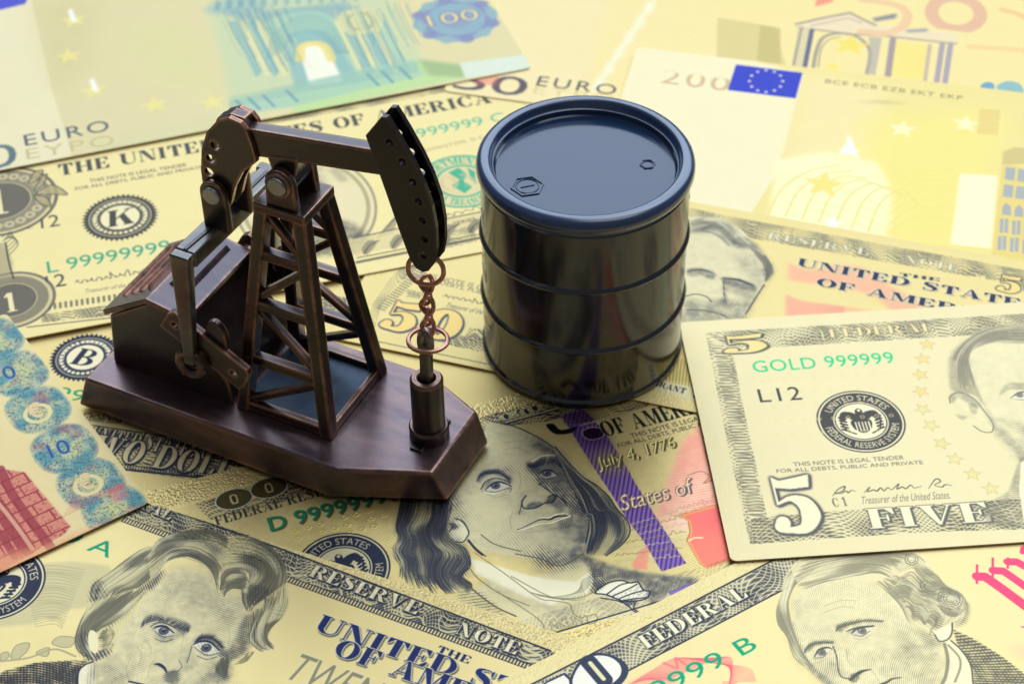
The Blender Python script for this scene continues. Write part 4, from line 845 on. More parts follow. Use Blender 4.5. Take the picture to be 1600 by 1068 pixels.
# bottom frame line of the note, and the hidden rest
n.line([(6, 6.2), (150, 6.2)], .3, curve=False, loc=True); n.lace([(40, 6), (104, 6), (104, 11), (40, 11)], seed=8, loc=True, a=.25)
notes['100'] = n.finish('banknote', 'gold hundred-dollar note with purple quill strip and red inkwell, lying between pump base and barrel', rough=.36, bmp=.8, metallic=.62)
# ---- two hundred euro note, leaning up on the fifty behind it
n = Note((1150, 98), -13.6, (-25, -80.5), 153, 82, -1.38, base=(240, 222, 136), slope=.038)
E1 = crop(800, 0, 3.815); E2 = crop(1200, 0, 3.815); E3 = crop(1050, 230, 2.909)
n.m = E2; n.poly([(215, 440), (60, 1020), (-120, 1300), (-1600, 1200), (-1600, 0), (-800, 200), (-180, 340)], (246, 234, 176), 1)
n.poly([(215, 440), (700, 520), (640, 1080), (60, 1020)], (246, 228, 160), .7, soft=2.5); n.poly([(560, 700), (1400, 640), (1300, 1500), (500, 1500)], (248, 232, 118), .55, soft=3)
n.m = ident; n.poly([(1150, 101), (1254, 114), (1243, 154), (1137, 141)], (62, 72, 178))
cx, cy = 1197, 127
for i in range(12):
    q = 2*math.pi*i/12; n.star((cx+26*math.cos(q), cy+17*math.sin(q)), .62, (240, 232, 180))
n.m = E1; n.text('200', (880, 495), (1290, 548), 6.0, (206, 172, 112), a=.75, sp=1.15); n.poly([(880, 400), (1290, 450), (1290, 475), (880, 425)], (246, 234, 176), .9, soft=.2)
n.m = E2; n.text('BCE ECB EZB EKT EKP', (340, 495), (1160, 598), 1.7, (150, 132, 84), sp=1.1); n.poly([(500, 605), (700, 600), (850, 620), (700, 618)], (190, 170, 110), .5, soft=.5)
n.poly([(1262, 648), (1386, 656), (1370, 806), (1246, 798)], (236, 210, 120)); n.m = E3
# pale dome with a lattice of curved ribs
n.poly([(480, 60), (700, 20), (930, 70), (1000, 190), (1000, 330), (970, 420), (440, 320), (450, 240)], (250, 243, 180), .9, soft=.6)
for i in range(7): n.line([(440+75*i, 300+14*i), (500+75*i, 190+10*i), (620+70*i, 110+14*i), (760+60*i, 80+30*i)], .35, (238, 220, 112), .9)
for i in range(5): n.line([(440+20*i, 120+42*i), (640+20*i, 150+50*i), (850+20*i, 220+52*i), (1010+10*i, 300+52*i)], .25, (238, 220, 112), .6)
for i in range(6): n.line([(980, 190+40*i), (1100, 120+40*i), (1280, 100+45*i)], .3, (240, 222, 110), .6)
n.star((690, 170), 5.0, (246, 226, 120)); n.star((730, 345), 2.6, (254, 248, 210)); n.m = E2
for p_, r_ in (((800, 770), 3.5), ((1180, 740), 3.5), ((480, 900), 3.0)): n.star(p_, r_, (252, 244, 186), .8)
n.poly([(480, 800), (510, 860), (540, 940), (480, 910), (420, 920), (465, 860)], (255, 252, 228), 1, soft=.25)
for i in range(16): n.line([(150+20*i, 760+28*i), (500, 700+20*i), (900, 760+30*i), (1400, 720+30*i)], .3, (250, 236, 140), .35)
# pale column and arcaded windows at the right
n.m = E3; n.poly([(1310, 120), (1480, 130), (1450, 460), (1265, 440)], (250, 243, 186), .95, soft=.2)
n.poly([(1505, 20), (1560, 0), (1900, 30), (1900, 70), (1500, 80)], (214, 194, 120), .9, soft=.2); n.poly([(1500, 80), (1900, 120), (1900, 560), (1450, 520)], (236, 212, 116))
for r0 in range(5):
    for c0 in range(6):
        x, y = 1518+56*c0-9*r0, 90+r0*78+c0*8
        if r0 == 2: n.poly([(x, y+60), (x+2, y+25), (x+20, y+6), (x+40, y+25), (x+42, y+64)], (176, 178, 160), curve=False)
        elif r0 > 2:
            for q in range(2): n.poly([(x+22*q, y), (x+17+22*q, y+2), (x+14+22*q, y+66), (x-3+22*q, y+64)], (176, 178, 164))
        else: n.poly([(x, y), (x+44, y+6), (x+38, y+62), (x-6, y+56)], (178, 180, 162))
notes['200e'] = n.finish('banknote', 'yellow two-hundred euro note with small blue flag, spread behind the barrel at upper right', metallic=.4, rough=.5, bmp=.2)
# ---- fifty euro note
n = Note((693, 142), -14.8, (0, 0), 140, 77, .25, base=(246, 226, 146))
n.m = E1; n.poly([(-400, 600), (430, 620), (560, 100), (620, -400), (-400, -400)], (244, 226, 160), .8, soft=1)
n.T[:] = 0; n.tone([(430, 580), (560, 60), (640, -200), (1230, -200), (1220, 330), (780, 600)], .5, .6, False)
la = np.clip((np.abs(((n.XX+n.YY*1.1)/2.6 % 1)-.5)*2-.55)*4, 0, 1); lb = np.clip((np.abs(((n.XX-n.YY*1.1)/2.6 % 1)-.5)*2-.55)*4, 0, 1)
n.put(0, 0, (np.maximum(la, lb)*(n.T > .2)*.55).astype(np.float32), (250, 240, 196)); n.put(0, 0, ((n.T > .2)*.3).astype(np.float32), (246, 216, 120)); n.T[:] = 0
for y_ in range(6): n.poly([(470+y_*60, 560-y_*90), (540+y_*60, 520-y_*90), (560+y_*60, 440-y_*90), (500+y_*60, 470-y_*90)], (253, 246, 214), .6, soft=.5)
n.poly([(1225, 105), (1560, 160), (1700, 600), (1220, 340)], (224, 206, 128), .95, soft=.15); n.poly([(1480, 150), (1600, 170), (1600, 400), (1460, 360)], (204, 188, 110), .8, soft=.15)
n.m = ident; n.text('50', (706, 138), (820, 152), 8.2, (104, 92, 88), sp=.95); n.poly([(736, 118), (780, 116), (776, 134), (742, 132)], (232, 120, 96), .45, soft=.4)
n.text('EURO', (837, 134), (961, 149), 4.4, (96, 86, 84), sp=1.25); n.text('EYPO', (832, 146), (958, 162), 3.6, (226, 206, 130), sp=1.3)
n.m = E2; n.poly([(280, 40), (300, -60), (400, -60), (385, 15)], (240, 140, 110), .8, soft=.2)
gl = (176, 162, 130)
n.poly([(170, 140), (490, 75), (640, 150), (1130, 200), (1130, 250), (170, 170)], (240, 220, 168), .9)
n.line([(170, 145), (330, 108), (490, 78), (570, 120), (640, 150)], .9, gl, curve=False); n.line([(255, 155), (480, 108), (560, 140)], .5, (206, 176, 150), curve=False); n.line([(180, 165), (500, 205), (690, 215), (1120, 262)], .7, gl, curve=False)
n.poly([(180, 165), (250, 170), (215, 410), (140, 400)], (226, 210, 150)); n.line([(200, 165), (150, 400)], .7, gl, curve=False); n.line([(262, 180), (215, 420)], 1.2, (110, 112, 124), curve=False)
n.line([(270, 400), (290, 300), (330, 225), (420, 200), (520, 215), (590, 270), (610, 330), (590, 440)], 1.0, gl); n.line([(300, 400), (315, 300), (360, 240), (430, 222)], .4, gl)
n.poly([(600, 220), (680, 225), (640, 450), (590, 440), (612, 330)], (190, 180, 152), .8); n.poly([(740, 240), (960, 270), (930, 480), (720, 450)], (248, 226, 122)); n.line([(745, 235), (715, 450)], 1.6, (176, 156, 140), curve=False); n.line([(965, 270), (935, 490)], 1.0, (206, 186, 150), curve=False)
for x in (1040, 1090): n.line([(x, 260), (x-35, 490)], 1.4, (180, 166, 156), curve=False)
n.star((490, 270), 5, (248, 222, 96), .9); n.star((385, 400), 2, (248, 222, 96), .9)
n.poly([(620, 110), (770, 80), (760, 110), (640, 130)], (120, 124, 128), .8, soft=.3); n.poly([(820, 180), (950, 170), (950, 190), (830, 195)], (150, 146, 150), .8, soft=.3)
c_ = n.c([(1120, 80)])[0]; n.ring(c_, 4.4, 7.8, (232, 186, 138), .95, 1.25); c_ = n.c([(740, 90)])[0]
n.line([(560, 0), (760, 30), (830, 90), (800, 160), (700, 200), (560, 190)], 2.6, (240, 200, 140), .9); n.line([(1200, 280), (1500, 300), (1600, 330)], 2, (246, 204, 130), .7); n.line([(1400, 60), (1500, 90), (1620, 160)], 2, (246, 190, 124), .7)
n.poly([(1265, 520), (1300, 490), (1345, 500), (1340, 535)], (120, 170, 180), curve=True); n.poly([(1360, 520), (1420, 485), (1500, 500), (1520, 560), (1400, 545)], (150, 190, 170), curve=True)
notes['50e'] = n.finish('banknote', 'pale fifty euro note with orange numeral and classical gate, at the top beside the barrel', metallic=.4, rough=.5, bmp=.2)
# ---- fifty dollar note under the barrel
n = Note((681, 560.5), -17.9, (-23.4, 0), 156, 66.3, -.35, base=(230, 210, 132))
n.frame_grain(.12); G1 = crop(980, 280, 4.854); G2 = crop(1150, 330, 3.5556); G3 = crop(540, 360, 3.816); LT = (104, 102, 86)
n.m = ident; n.lace([(1000, 305), (1077, 325), (1150, 340), (1700, 440), (1700, 470), (1555, 438), (1375, 408), (1178, 373), (1120, 350), (1000, 330)], LT, seed=4, dens=.35)
n.m = G2; n.text('RESERVE', (170, 150), (745, 246), 2.2, (226, 214, 160), 'fat', outline=LT, ow=1.6); n.text('NOTE', (930, 278), (1240, 338), 2.2, (226, 214, 160), 'fat', outline=LT, ow=1.6)
n.poly([(285, 285), (400, 330), (560, 295), (700, 310), (830, 400), (960, 470), (1080, 560), (870, 560), (770, 470), (560, 410), (400, 400), (290, 380)], (240, 160, 128), .62, soft=.5); n.poly([(275, 460), (350, 500), (560, 525), (760, 548), (275, 585)], (240, 160, 128), .62, soft=.4); n.T[:] = 0
for i in range(14): n.line([(280, 470+8*i), (400, 500+6*i), (600, 530+2.5*i)], .12, (226, 130, 110), .5)
NV = (52, 56, 72)
n.text('THE', (905, 360), (1140, 392), 1.2, NV, 'fat'); n.text('UNITED STATES', (335, 302), (1690, 555), 2.8, NV, 'fat', outline=(236, 224, 172), shadow=(206, 180, 120)); n.text('OF AMERICA', (440, 410), (1560, 625), 2.7, NV, 'fat', outline=(236, 224, 172), shadow=(206, 180, 120))
n.text('50', (1440, 440), (1760, 500), 6, (236, 208, 120), 'fat', outline=(80, 78, 70))
n.m = G1
n.poly([(380, 290), (470, 285), (700, 290), (860, 380), (1000, 520), (1110, 690), (1060, 760), (1000, 850), (900, 1020), (800, 1150), (300, 1150), (300, 300)], (228, 216, 158), .95, soft=.15); n.tone([(380, 290), (700, 290), (1000, 520), (1110, 690), (1000, 850), (800, 1150), (300, 1150), (300, 300)], .12, 1)
n.tone([(470, 330), (560, 300), (700, 310), (800, 400), (790, 500), (700, 450), (600, 410), (480, 400)], .3, .6); n.tone([(780, 480), (830, 440), (920, 450), (1020, 540), (1110, 690), (1060, 770), (1030, 690), (1040, 600), (960, 530), (860, 530)], .55, .4)
n.tone([(560, 380), (650, 340), (690, 400), (640, 410)], .5, .3)
n.tone([(722, 742), (850, 755), (965, 800), (965, 850), (860, 835), (745, 790)], .62, .25); n.tone([(740, 770), (960, 830), (950, 900), (800, 870)], .3, .5); n.tone([(450, 690), (560, 678), (670, 715), (640, 760), (560, 730), (470, 740)], .5, .25); n.tone([(440, 680), (560, 670), (660, 700), (560, 700)], .3, .2)
n.tone([(720, 780), (750, 780), (760, 920), (730, 940)], .3, .3); n.tone([(450, 900), (600, 940), (760, 930), (940, 920), (900, 1060), (860, 1150), (300, 1150), (430, 990)], .42, .7); n.tone([(600, 930), (720, 960), (800, 940), (740, 900)], .35, .4); n.tone([(800, 560), (1040, 620), (1040, 800), (940, 940), (860, 900), (960, 800)], .22, .8)
n.engrave(60, .4, (84, 84, 76))
n.hair([[(460, 300), (560, 300), (680, 300), (800, 350), (900, 450), (1000, 540)], [(460, 380), (560, 350), (660, 340), (740, 400), (800, 470), (860, 500)], [(470, 410), (560, 400), (620, 400), (700, 440), (760, 500), (800, 520)]], 40, .2, (90, 88, 74), .6, .3, (236, 226, 176)); n.hair([[(960, 500), (1060, 600), (1110, 690), (1070, 770)], [(930, 530), (1020, 620), (1050, 700), (1040, 780)]], 16, .18, (90, 88, 74), .7)
n.line([(450, 990), (560, 990), (700, 1020), (760, 1050)], .3, (90, 88, 74)); n.line([(450, 885), (520, 870), (600, 890), (640, 930)], .3, (90, 88, 74)); n.line([(730, 750), (735, 860), (745, 920)], .25, (90, 88, 74)); n.line([(740, 750), (850, 765), (955, 805)], [.3, .7, .3], (70, 70, 66)); n.line([(455, 700), (560, 685), (660, 715)], [.2, .5, .2], (80, 80, 72)); n.line([(1040, 800), (1000, 860), (950, 940), (900, 1020)], .35, (90, 88, 74))
n.m = G3; n.lace([(350, 200), (430, 220), (300, 330), (215, 440), (170, 600), (120, 600), (160, 440), (260, 290)], LT, seed=9, dens=.25, a=.7); comb(n, (425, 225), (175, 470), 2.0, .8, LT, .4, False)
n.text('THIS NOTE IS LEGAL TENDER', (430, 268), (1160, 432), 1.5, (120, 114, 92)); n.text('FOR ALL DEBTS, PUBLIC AND PRIVATE', (360, 275), (1200, 480), 1.5, (120, 114, 92)); n.text('SERIES', (360, 372), (460, 392), 1.2, LT); n.text('2009', (362, 392), (440, 408), 1.2, LT)
n.scribble((580, 395), (900, 455), 2, (90, 88, 74), .2, 2); n.text('Treasurer of the United States.', (590, 455), (1010, 540), 1.6, (110, 106, 88), shear=.2)
n.lace([(600, 610), (860, 660), (1300, 770), (1300, 840), (860, 735), (560, 670)], (80, 80, 72), seed=12, dens=.15); n.lace([(740, 580), (900, 600), (1100, 660), (1100, 720), (700, 650)], (80, 80, 72), seed=12, dens=.15)
n.text('50', (185, 577), (665, 672), 9.6, (238, 206, 116), 'fat', outline=(84, 84, 84), ow=1.5, shadow=(84, 84, 84))
n.line([(160, 655), (870, 800), (1300, 900)], .25, LT, curve=False)
n.m = ident; n.poly([(1020, 590), (1100, 600), (1095, 560), (1050, 540)], (214, 196, 110)); 
for i in range(16): n.line([(1035+5*i, 600+1.1*i), (1040+5*i, 556+1.2*i)], .2, (140, 110, 40), .8)
n.poly([(1020, 591), (1085, 605), (1100, 616), (1080, 625), (1010, 606)], (226, 214, 150), curve=False); n.text('GRANT', (1018, 601), (1070, 615), 1.6, INK, 'fat'); n.line([(1085, 607), (1094, 612), (1084, 618), (1090, 624)], .3)
notes['50'] = n.finish('banknote', 'gold fifty-dollar note under the barrel, bearded portrait and pink flag to its right')
# ---- one dollar note
n = Note((45, 527), 15.5, (-14.4, 0), 156, 66.3, 0.0, base=(233, 215, 140))
k1 = crop(0, 230, 3.56); n.frame_grain(.06); n.m = k1; W1 = (82, 78, 66); TN = (196, 178, 118)
n.m = ident; n.lace([(380, 190), (560, 160), (775, 118), (780, 128), (560, 170), (380, 201)], W1, seed=6, dens=.1)
n.text('THE UNITED STATES OF AMERICA', (92, 275), (772, 160), 4.5, W1, 'fat'); n.m = k1
n.text('THIS NOTE IS LEGAL TENDER', (500, 198), (1040, 106), 1.35, W1); n.text('FOR ALL DEBTS, PUBLIC AND PRIVATE', (420, 243), (1130, 120), 1.35, W1)
n.m = ident; n.text('L 99999999', (75, 427), (268, 392), 4.2, (60, 158, 112)); n.m = k1
n.text('12', (230, 452), (335, 436), 4.4, W1); n.text('12', (258, 787), (372, 768), 4.4, W1); n.text('H.', (122, 462), (185, 450), 1.4, W1)
n.seal(n.c([(668, 390)])[0], 8.1, 'K', (76, 72, 56), bg=(233, 220, 160)); n.scribble((420, 760), (850, 690), 3, W1, .22, 8, 11); n.text('Treasurer of the United States.', (470, 812), (900, 748), 1.4, (130, 120, 92), shear=.2)
comb(n, (245, 905), (700, 838), 1.6, 1.1, W1, .5, False, .7); n.lace([(235, 930), (640, 872), (900, 830), (900, 890), (620, 935), (230, 975)], W1, seed=11, dens=.4); n.line([(150, 1000), (640, 945), (950, 895)], .3, W1, curve=False)
c_ = n.c([(60, 850)])[0]; n.ring(c_, 0, 9.5, W1, .75, 1, -.1); n.ring(c_, 0, 8.8, (218, 200, 134), .9); n.ring(c_, 5.6, 8.0, W1, .55); n.ring(c_, 0, 5.4, W1, .8); n.text('1', (35, 920), (110, 905), 6.4, (232, 216, 150), 'fat')
c_ = n.c([(0, 300)])[0]; n.ring(c_, 0, 13, W1, .8); n.ring(c_, 0, 12.2, (218, 200, 134), 1); n.ring(c_, 7, 11.5, W1, .55)
for i in range(22): q = i*.2856; n.ring((c_[0]+9.3*RES*math.cos(q), c_[1]+9.3*RES*math.sin(q)), .5, 1.2, (222, 206, 144), .7)
n.ring(c_, 0, 6.8, W1, .8); n.text('1', (-70, 385), (70, 360), 9.5, (232, 216, 150), 'fat')
for q in ([(200, 260), (290, 210), (375, 262), (300, 262)], [(190, 270), (260, 280), (280, 330), (220, 310)], [(190, 240), (230, 170), (262, 150), (240, 210)], [(160, 200), (190, 140), (240, 130), (200, 190)]): n.poly(q, (176, 160, 104), .8, curve=True); n.line(q, .3, W1, closed=True)
for i in range(6): n.line([(20+10*i, 520-6*i), (60+8*i, 470+14*i), (10+8*i, 500+20*i)], .3, W1, .6)
n.poly([(-60, 540), (20, 530), (70, 640), (60, 740), (-60, 760)], (150, 140, 100), .6, soft=.3); n.line([(30, 530), (50, 640), (75, 730)], .4, W1)
# portrait oval in the middle and what shows to the right of it
n.m = ident; c_ = n.c([(478, 322)])[0]; n.ring(c_, 0, 15.8, (150, 140, 104), .9, 1.28); n.ring(c_, 0, 15.2, (224, 208, 146), 1, 1.28); n.ring(c_, 13.4, 14.3, (176, 164, 112), 1, 1.28); n.ring(c_, 0, 13.0, (226, 210, 150), 1, 1.28)
n.tone([(420, 370), (470, 350), (540, 345), (575, 372), (560, 395), (430, 400)], .7, .8); n.tone([(440, 300), (460, 250), (500, 245), (510, 320), (480, 350)], .3, 1); n.engrave(30, .5, W1)
n.line([(395, 300), (420, 350), (440, 380)], .4, W1); n.m = crop(400, 140, 2.9675)
n.poly([(330, 370), (380, 360), (430, 420), (390, 430)], (160, 150, 110), .6, soft=.5)
for i in range(9): n.line([(560+i*9, 690-i*3), (600+i*8, 640-i*8), (640+i*3, 600-4*i)], .25, W1, .5)
n.poly([(430, 690), (700, 640), (1100, 555), (1100, 640), (440, 770)], (216, 198, 132), .8); n.line([(450, 690), (700, 635), (1100, 555)], .35, W1, curve=False); n.line([(470, 800), (1150, 665)], .9, (120, 112, 84), curve=False); n.line([(470, 780), (1150, 648)], .3, W1, curve=False)
for x in (490, 620, 740, 860, 980): n.poly([(x, 740-(x-490)*.2), (x+30, 700-(x-490)*.2), (x+70, 705-(x-490)*.2), (x+50, 740-(x-490)*.2), (x+20, 765-(x-490)*.2)], (140, 130, 96), .8, curve=True); n.line([(x+10, 760-(x-490)*.2), (x+40, 720-(x-490)*.2), (x+80, 700-(x-490)*.2)], .3, W1)
n.m = ident; n.text('L 99999999 C', (592, 228), (792, 188), 3.6, (96, 178, 130)); n.text('WASHINGTON, D.C.', (645, 243), (760, 216), 1.4, (150, 138, 100), sp=1.2)
c_ = n.c([(722, 283)])[0]; n.ring(c_, 0, 10, (214, 196, 136), .8)
n.arc_text('THE DEPARTMENT OF THE', c_, 6.6, 2.6, 230, -40, (62, 172, 122), 'fat'); n.ring(c_, 5.6, 6.2, (62, 172, 122)); n.ring(c_, 9.4, 10.0, (62, 172, 122))
n.arc_text('TREASURY', c_, 6.6, 2.4, 235, 305, (62, 172, 122), 'fat', inward=True)
for q in ([(700, 270), (716, 262), (730, 272), (724, 284)], [(706, 290), (720, 280), (738, 292), (726, 302)], [(730, 262), (742, 268), (744, 288), (736, 280)]): n.poly(q, (58, 168, 118), .9)
n.text('ONE', (690, 300), (790, 278), 5.2, (206, 186, 128), 'fat', a=.6)
n.scribble((698, 340), (780, 318), 3, W1, .2, 12, 6); n.line([(640, 386), (670, 372), (690, 360), (700, 372), (686, 386), (672, 376)], .9, (150, 140, 96)); n.line([(640, 392), (670, 380), (700, 378)], .3, W1)
n.text('SERIES', (710, 352), (745, 344), 1.2, W1); n.lace([(640, 375), (740, 352), (745, 378), (640, 400)], W1, seed=21, dens=.6, a=.5)
notes['1'] = n.finish('banknote', 'gold one-dollar note with round K seal, lying behind the pump jack', bmp=.3)
# ---- hundred euro note
n = Note((830, 106), 17.6, (-147, 0), 147, 82, .6, base=(228, 214, 150))
e1 = crop(0, 0, 3.815); e2 = crop(400, 0, 3.5556)
n.m = e1; n.poly([(170, -100), (185, 0), (310, 540), (440, 960), (380, 1200), (-300, 1200), (-300, -300)], (238, 226, 170), 1)
n.poly([(-60, -60), (172, -20), (150, 25), (-60, 75)], (84, 86, 184)); 
n.poly([(185, 0), (600, 0), (500, 420), (330, 560)], (214, 200, 132), .5, soft=3); n.poly([(440, 960), (640, 830), (1500, 640), (1500, 760)], (216, 214, 150), .5, soft=1.5); n.poly([(780, 150), (1100, 150), (1330, 560), (900, 450)], (222, 218, 140), .5, soft=3)
for p_ in ((440, 120), (410, 335), (560, 540), (920, 625), (1265, 610)): n.star(p_, 3.6, (238, 224, 132), .95)
for p_ in ((430, 85), (560, 500)): n.poly([(p_[0]-25, p_[1]-20), (p_[0]-5, p_[1]-35), (p_[0]+15, p_[1]+10), (p_[0]+30, p_[1]+50), (p_[0]-5, p_[1]+40)], (252, 250, 226), 1, soft=.3)  # white slivers on two stars: foil glare painted into the print
n.text('EURO', (152, 872), (660, 778), 4.8, (92, 100, 100), sp=1.2); n.text('EYPO', (160, 952), (690, 862), 4.4, (208, 194, 128), sp=1.2); n.text('100', (-480, 1070), (110, 985), 9.5, (104, 122, 116))
n.m = e2; TE = (172, 204, 166); TD = (146, 186, 168); YE = (232, 222, 152)
n.poly([(-280, 40), (-60, -60), (560, -60), (740, -40), (920, 330), (1140, 370), (1170, 430), (200, 600), (-130, 640), (-190, 330)], (204, 214, 158), .8, soft=1)
n.poly([(200, 600), (190, 520), (900, 340), (1140, 360), (1170, 430), (220, 632)], (196, 220, 140), .9, soft=.2); n.poly([(900, 330), (1140, 362), (1165, 430), (960, 420)], (160, 178, 116), .7, soft=.6); n.poly([(1130, 350), (1530, 300), (1540, 380), (1165, 435)], (222, 230, 196), .9, soft=.2)
n.poly([(-290, 60), (-60, -60), (0, -60), (60, 60), (500, 10), (560, 60), (480, 100), (0, 130), (-180, 80)], (142, 176, 166), .75, soft=1)
for i in range(26): x = -260+i*32; n.poly([(x, 40-i*2), (x+14, -10-i*2), (x+30, 30-i*2), (x+16, 60-i*2)], (116, 156, 152) if i % 2 else (190, 208, 168), .5, curve=True, soft=.25)
n.poly([(60, 140), (160, 80), (330, 60), (440, 110), (500, 200), (620, 440), (600, 460), (440, 440), (280, 460), (240, 260), (180, 200), (100, 300)], TE, .9, curve=True, soft=.2)
n.poly([(150, 250), (180, 190), (280, 165), (380, 170), (440, 230), (590, 470), (220, 500)], TD, .75, curve=False, soft=.3)
n.poly([(235, 270), (260, 240), (340, 235), (390, 260), (475, 430), (480, 460), (300, 480)], (246, 240, 200), 1, soft=.3); n.line([(245, 330), (255, 260), (330, 242), (385, 262), (420, 330)], 2.4, (240, 216, 116), .8)
for x0, wd, col in ((-60, 36, TD), (0, 30, YE), (40, 30, TD), (90, 36, YE), (520, 34, YE), (560, 40, TD), (610, 30, YE), (660, 44, TD), (720, 26, YE), (760, 40, TE)):
    n.poly([(x0-90, 120), (x0-90+wd, 118), (x0+60+wd, 400), (x0+40+wd, 420), (x0+60, 430)], col, .85, soft=.25); n.line([(x0-90+wd, 118), (x0+50+wd, 400)], .35, (96, 146, 150), .7)
n.poly([(-150, 560), (600, 380), (880, 330), (930, 420), (220, 590), (-130, 640)], TE, .75, soft=.4)
for x in (-110, -40, 40, 170, 620, 700, 800): n.line([(x, 560-(x+110)*.2), (x+60, 620-(x+110)*.2)], .8, (104, 150, 160), .7)
c_ = n.c([(580, 120)])[0]; n.ring(c_, 0, 5.5, (222, 216, 150), .9, 1.4); n.ring(c_, 2.5, 3.4, (184, 178, 120), .7, 1.5)
c_ = n.c([(1110, 108)])[0]; n.ring(c_, 0, 10.6, (150, 178, 172), 1); n.ring(c_, 7.4, 8.8, (146, 142, 168), .7); n.ring(c_, 0, 4.2, (150, 150, 168), .5)
for i in range(12): q = i*.5236; n.ring((c_[0]+9.6*RES*math.cos(q), c_[1]+9.6*RES*math.sin(q)), 0, 1.9, (142, 144, 166) if i % 2 else (156, 184, 168), .8)
n.text('100', (965, 148), (1250, 105), 5.2, (226, 214, 140), outline=(124, 122, 154), ow=2)
for i in range(90):
    t = i/90; x0 = -200+1050*t+rng.uniform(-8, 8); y0 = 60+rng.uniform(-20, 60)-t*40; L_ = rng.uniform(60, 330)
    if not 230 < x0+L_*.2 < 480: n.line([(x0, y0), (x0+L_*.22, y0+L_*.5), (x0+L_*.5, y0+L_)], rng.uniform(.15, .5), (108, 152, 146) if i % 3 else (222, 214, 140), .45)
for i in range(9): n.line([(60+i*12, 330-i*6), (100+i*10, 190-i*3+i*8), (260, 85+i*11), (420-i*6, 130+i*10), (520-i*8, 300)], .25, (110, 156, 146), .5)
for i in range(10): n.line([(-150, 540+i*7), (400, 430+i*6), (900, 345+i*6)], .2, (130, 170, 140), .45)
notes['100e'] = n.finish('banknote', 'green hundred euro note with baroque arch, across the top left corner', metallic=.4, rough=.5, bmp=.2)
# ---- twenty dollar note
n = Note((824, 973), -23.2, (-128, -66.3), 156, 66.3, -.35, base=(228, 208, 134))
n.frame_grain(.2, 5.4)
a1 = crop(100, 810, 4.14); a2 = crop(250, 810, 4.14); k6 = crop(0, 780, 3.5556)
n.m = ident; n.poly([(233, 783), (400, 840), (450, 861), (824, 1004), (880, 1024), (827, 1040), (449, 900), (267, 833), (190, 800)], (200, 190, 132), .8)
n.lace([(150, 752), (233, 783), (400, 839), (450, 861), (824, 1003), (900, 1032), (850, 1046), (827, 1038), (449, 899), (267, 832), (197, 806), (130, 778)], seed=14, dens=.45)
n.line([(200, 772), (450, 861), (860, 1016)], .35, curve=False); comb(n, (190, 814), (840, 1050), 1.15, .62)
n.text('FEDERAL', (136, 762), (266, 813), 2.8, (226, 214, 158), 'fat', outline=INK, shadow=INK); n.m = K7
n.text('RESERVE', (262, 515), (822, 718), 2.9, (226, 214, 158), 'fat', outline=INK, shadow=INK); n.text('NOTE', (1008, 808), (1328, 922), 2.9, (226, 214, 158), 'fat', outline=INK, shadow=INK)
NB = (34, 44, 84)
n.text('THE', (912, 905), (1085, 968), 1.7, NB, 'fat'); n.text('UNITED STATES', (290, 792), (1840, 1320), 3.9, NB, 'fat', outline=(224, 212, 158), shadow=(96, 92, 70)); n.text('OF AMERICA', (382, 915), (1540, 1318), 3.9, NB, 'fat', outline=(224, 212, 158), shadow=(96, 92, 70))
n.text('TWENTY', (130, 1030), (760, 1262), 6.0, (140, 132, 92), shear=.15, outline=(222, 210, 156), ow=1.6)
n.m = ident; n.text('EL 99999999 A', (-140, 758), (170, 872), 3.6, (22, 144, 96)); n.m = k6
n.poly([(-100, 440), (250, 355), (400, 342), (600, 368), (640, 420), (560, 480), (480, 600), (380, 610), (300, 672), (230, 650), (180, 690), (-60, 710)], (196, 184, 128), .8, soft=.3)
for i in range(26): y = 380+i*13; n.line([(120+i*3, y), (300, y-14+8*math.sin(i)), (470-i*5, y+10)], .16, (150, 142, 100), .6)
for q in ([(60, 870), (90, 810), (160, 795), (150, 840), (90, 890)], [(0, 860), (40, 845), (50, 870), (10, 900)], [(290, 800), (330, 760), (420, 770), (380, 820)], [(200, 850), (270, 820), (260, 870)]): n.poly(q, (184, 174, 122), .8, curve=True); n.line(q, .15, (140, 132, 96), closed=True)
n.line([(-40, 900), (150, 880), (300, 830), (420, 870)], .4, (170, 160, 112)); n.seal(n.c([(-22, 462)])[0], 8.4, bg=(220, 208, 152))
# coat and collar
n.tone([(10, 955), (200, 905), (500, 888), (440, 940), (430, 1100), (-80, 1100)], .8, .15, False); n.engrave(-14, .5, (40, 40, 42), k=1.1)
n.poly([(430, 1100), (430, 960), (470, 915), (520, 895), (540, 1100)], (230, 220, 168), 1, curve=False); n.line([(430, 1060), (435, 960), (470, 918), (515, 900)], .3)
n.m = a1; n.tone([(185, 930), (240, 940), (190, 1068), (150, 1068)], .35, .4); n.engrave(60, .45, (90, 90, 66))
# face
fc = [(828, 330), (700, 330), (600, 420), (540, 500), (420, 640), (340, 740), (320, 850), (240, 900), (200, 930), (200, 1100), (1100, 1200), (1080, 1040), (1060, 900), (1160, 740), (1200, 560), (1060, 380)]
n.poly(fc, (226, 212, 150), .9, soft=.2); n.tone(fc, .24, 1.5); n.tone([(560, 640), (760, 560), (900, 620), (900, 900), (780, 960), (560, 900)], -.3, 3)
n.tone([(490, 700), (540, 620), (620, 612), (700, 640), (640, 660), (560, 660)], .4, .4); n.tone([(620, 640), (700, 640), (760, 660), (820, 700), (780, 740), (700, 700), (640, 680)], .55, .3); n.tone([(710, 690), (760, 655), (810, 695), (780, 735)], .5, .25)
n.tone([(560, 700), (620, 690), (720, 740), (800, 720), (740, 780), (620, 790)], .35, .4); n.tone([(650, 1000), (740, 985), (725, 1060), (665, 1045)], .66, .25); n.tone([(585, 930), (650, 955), (665, 985), (600, 950)], .5, .2)
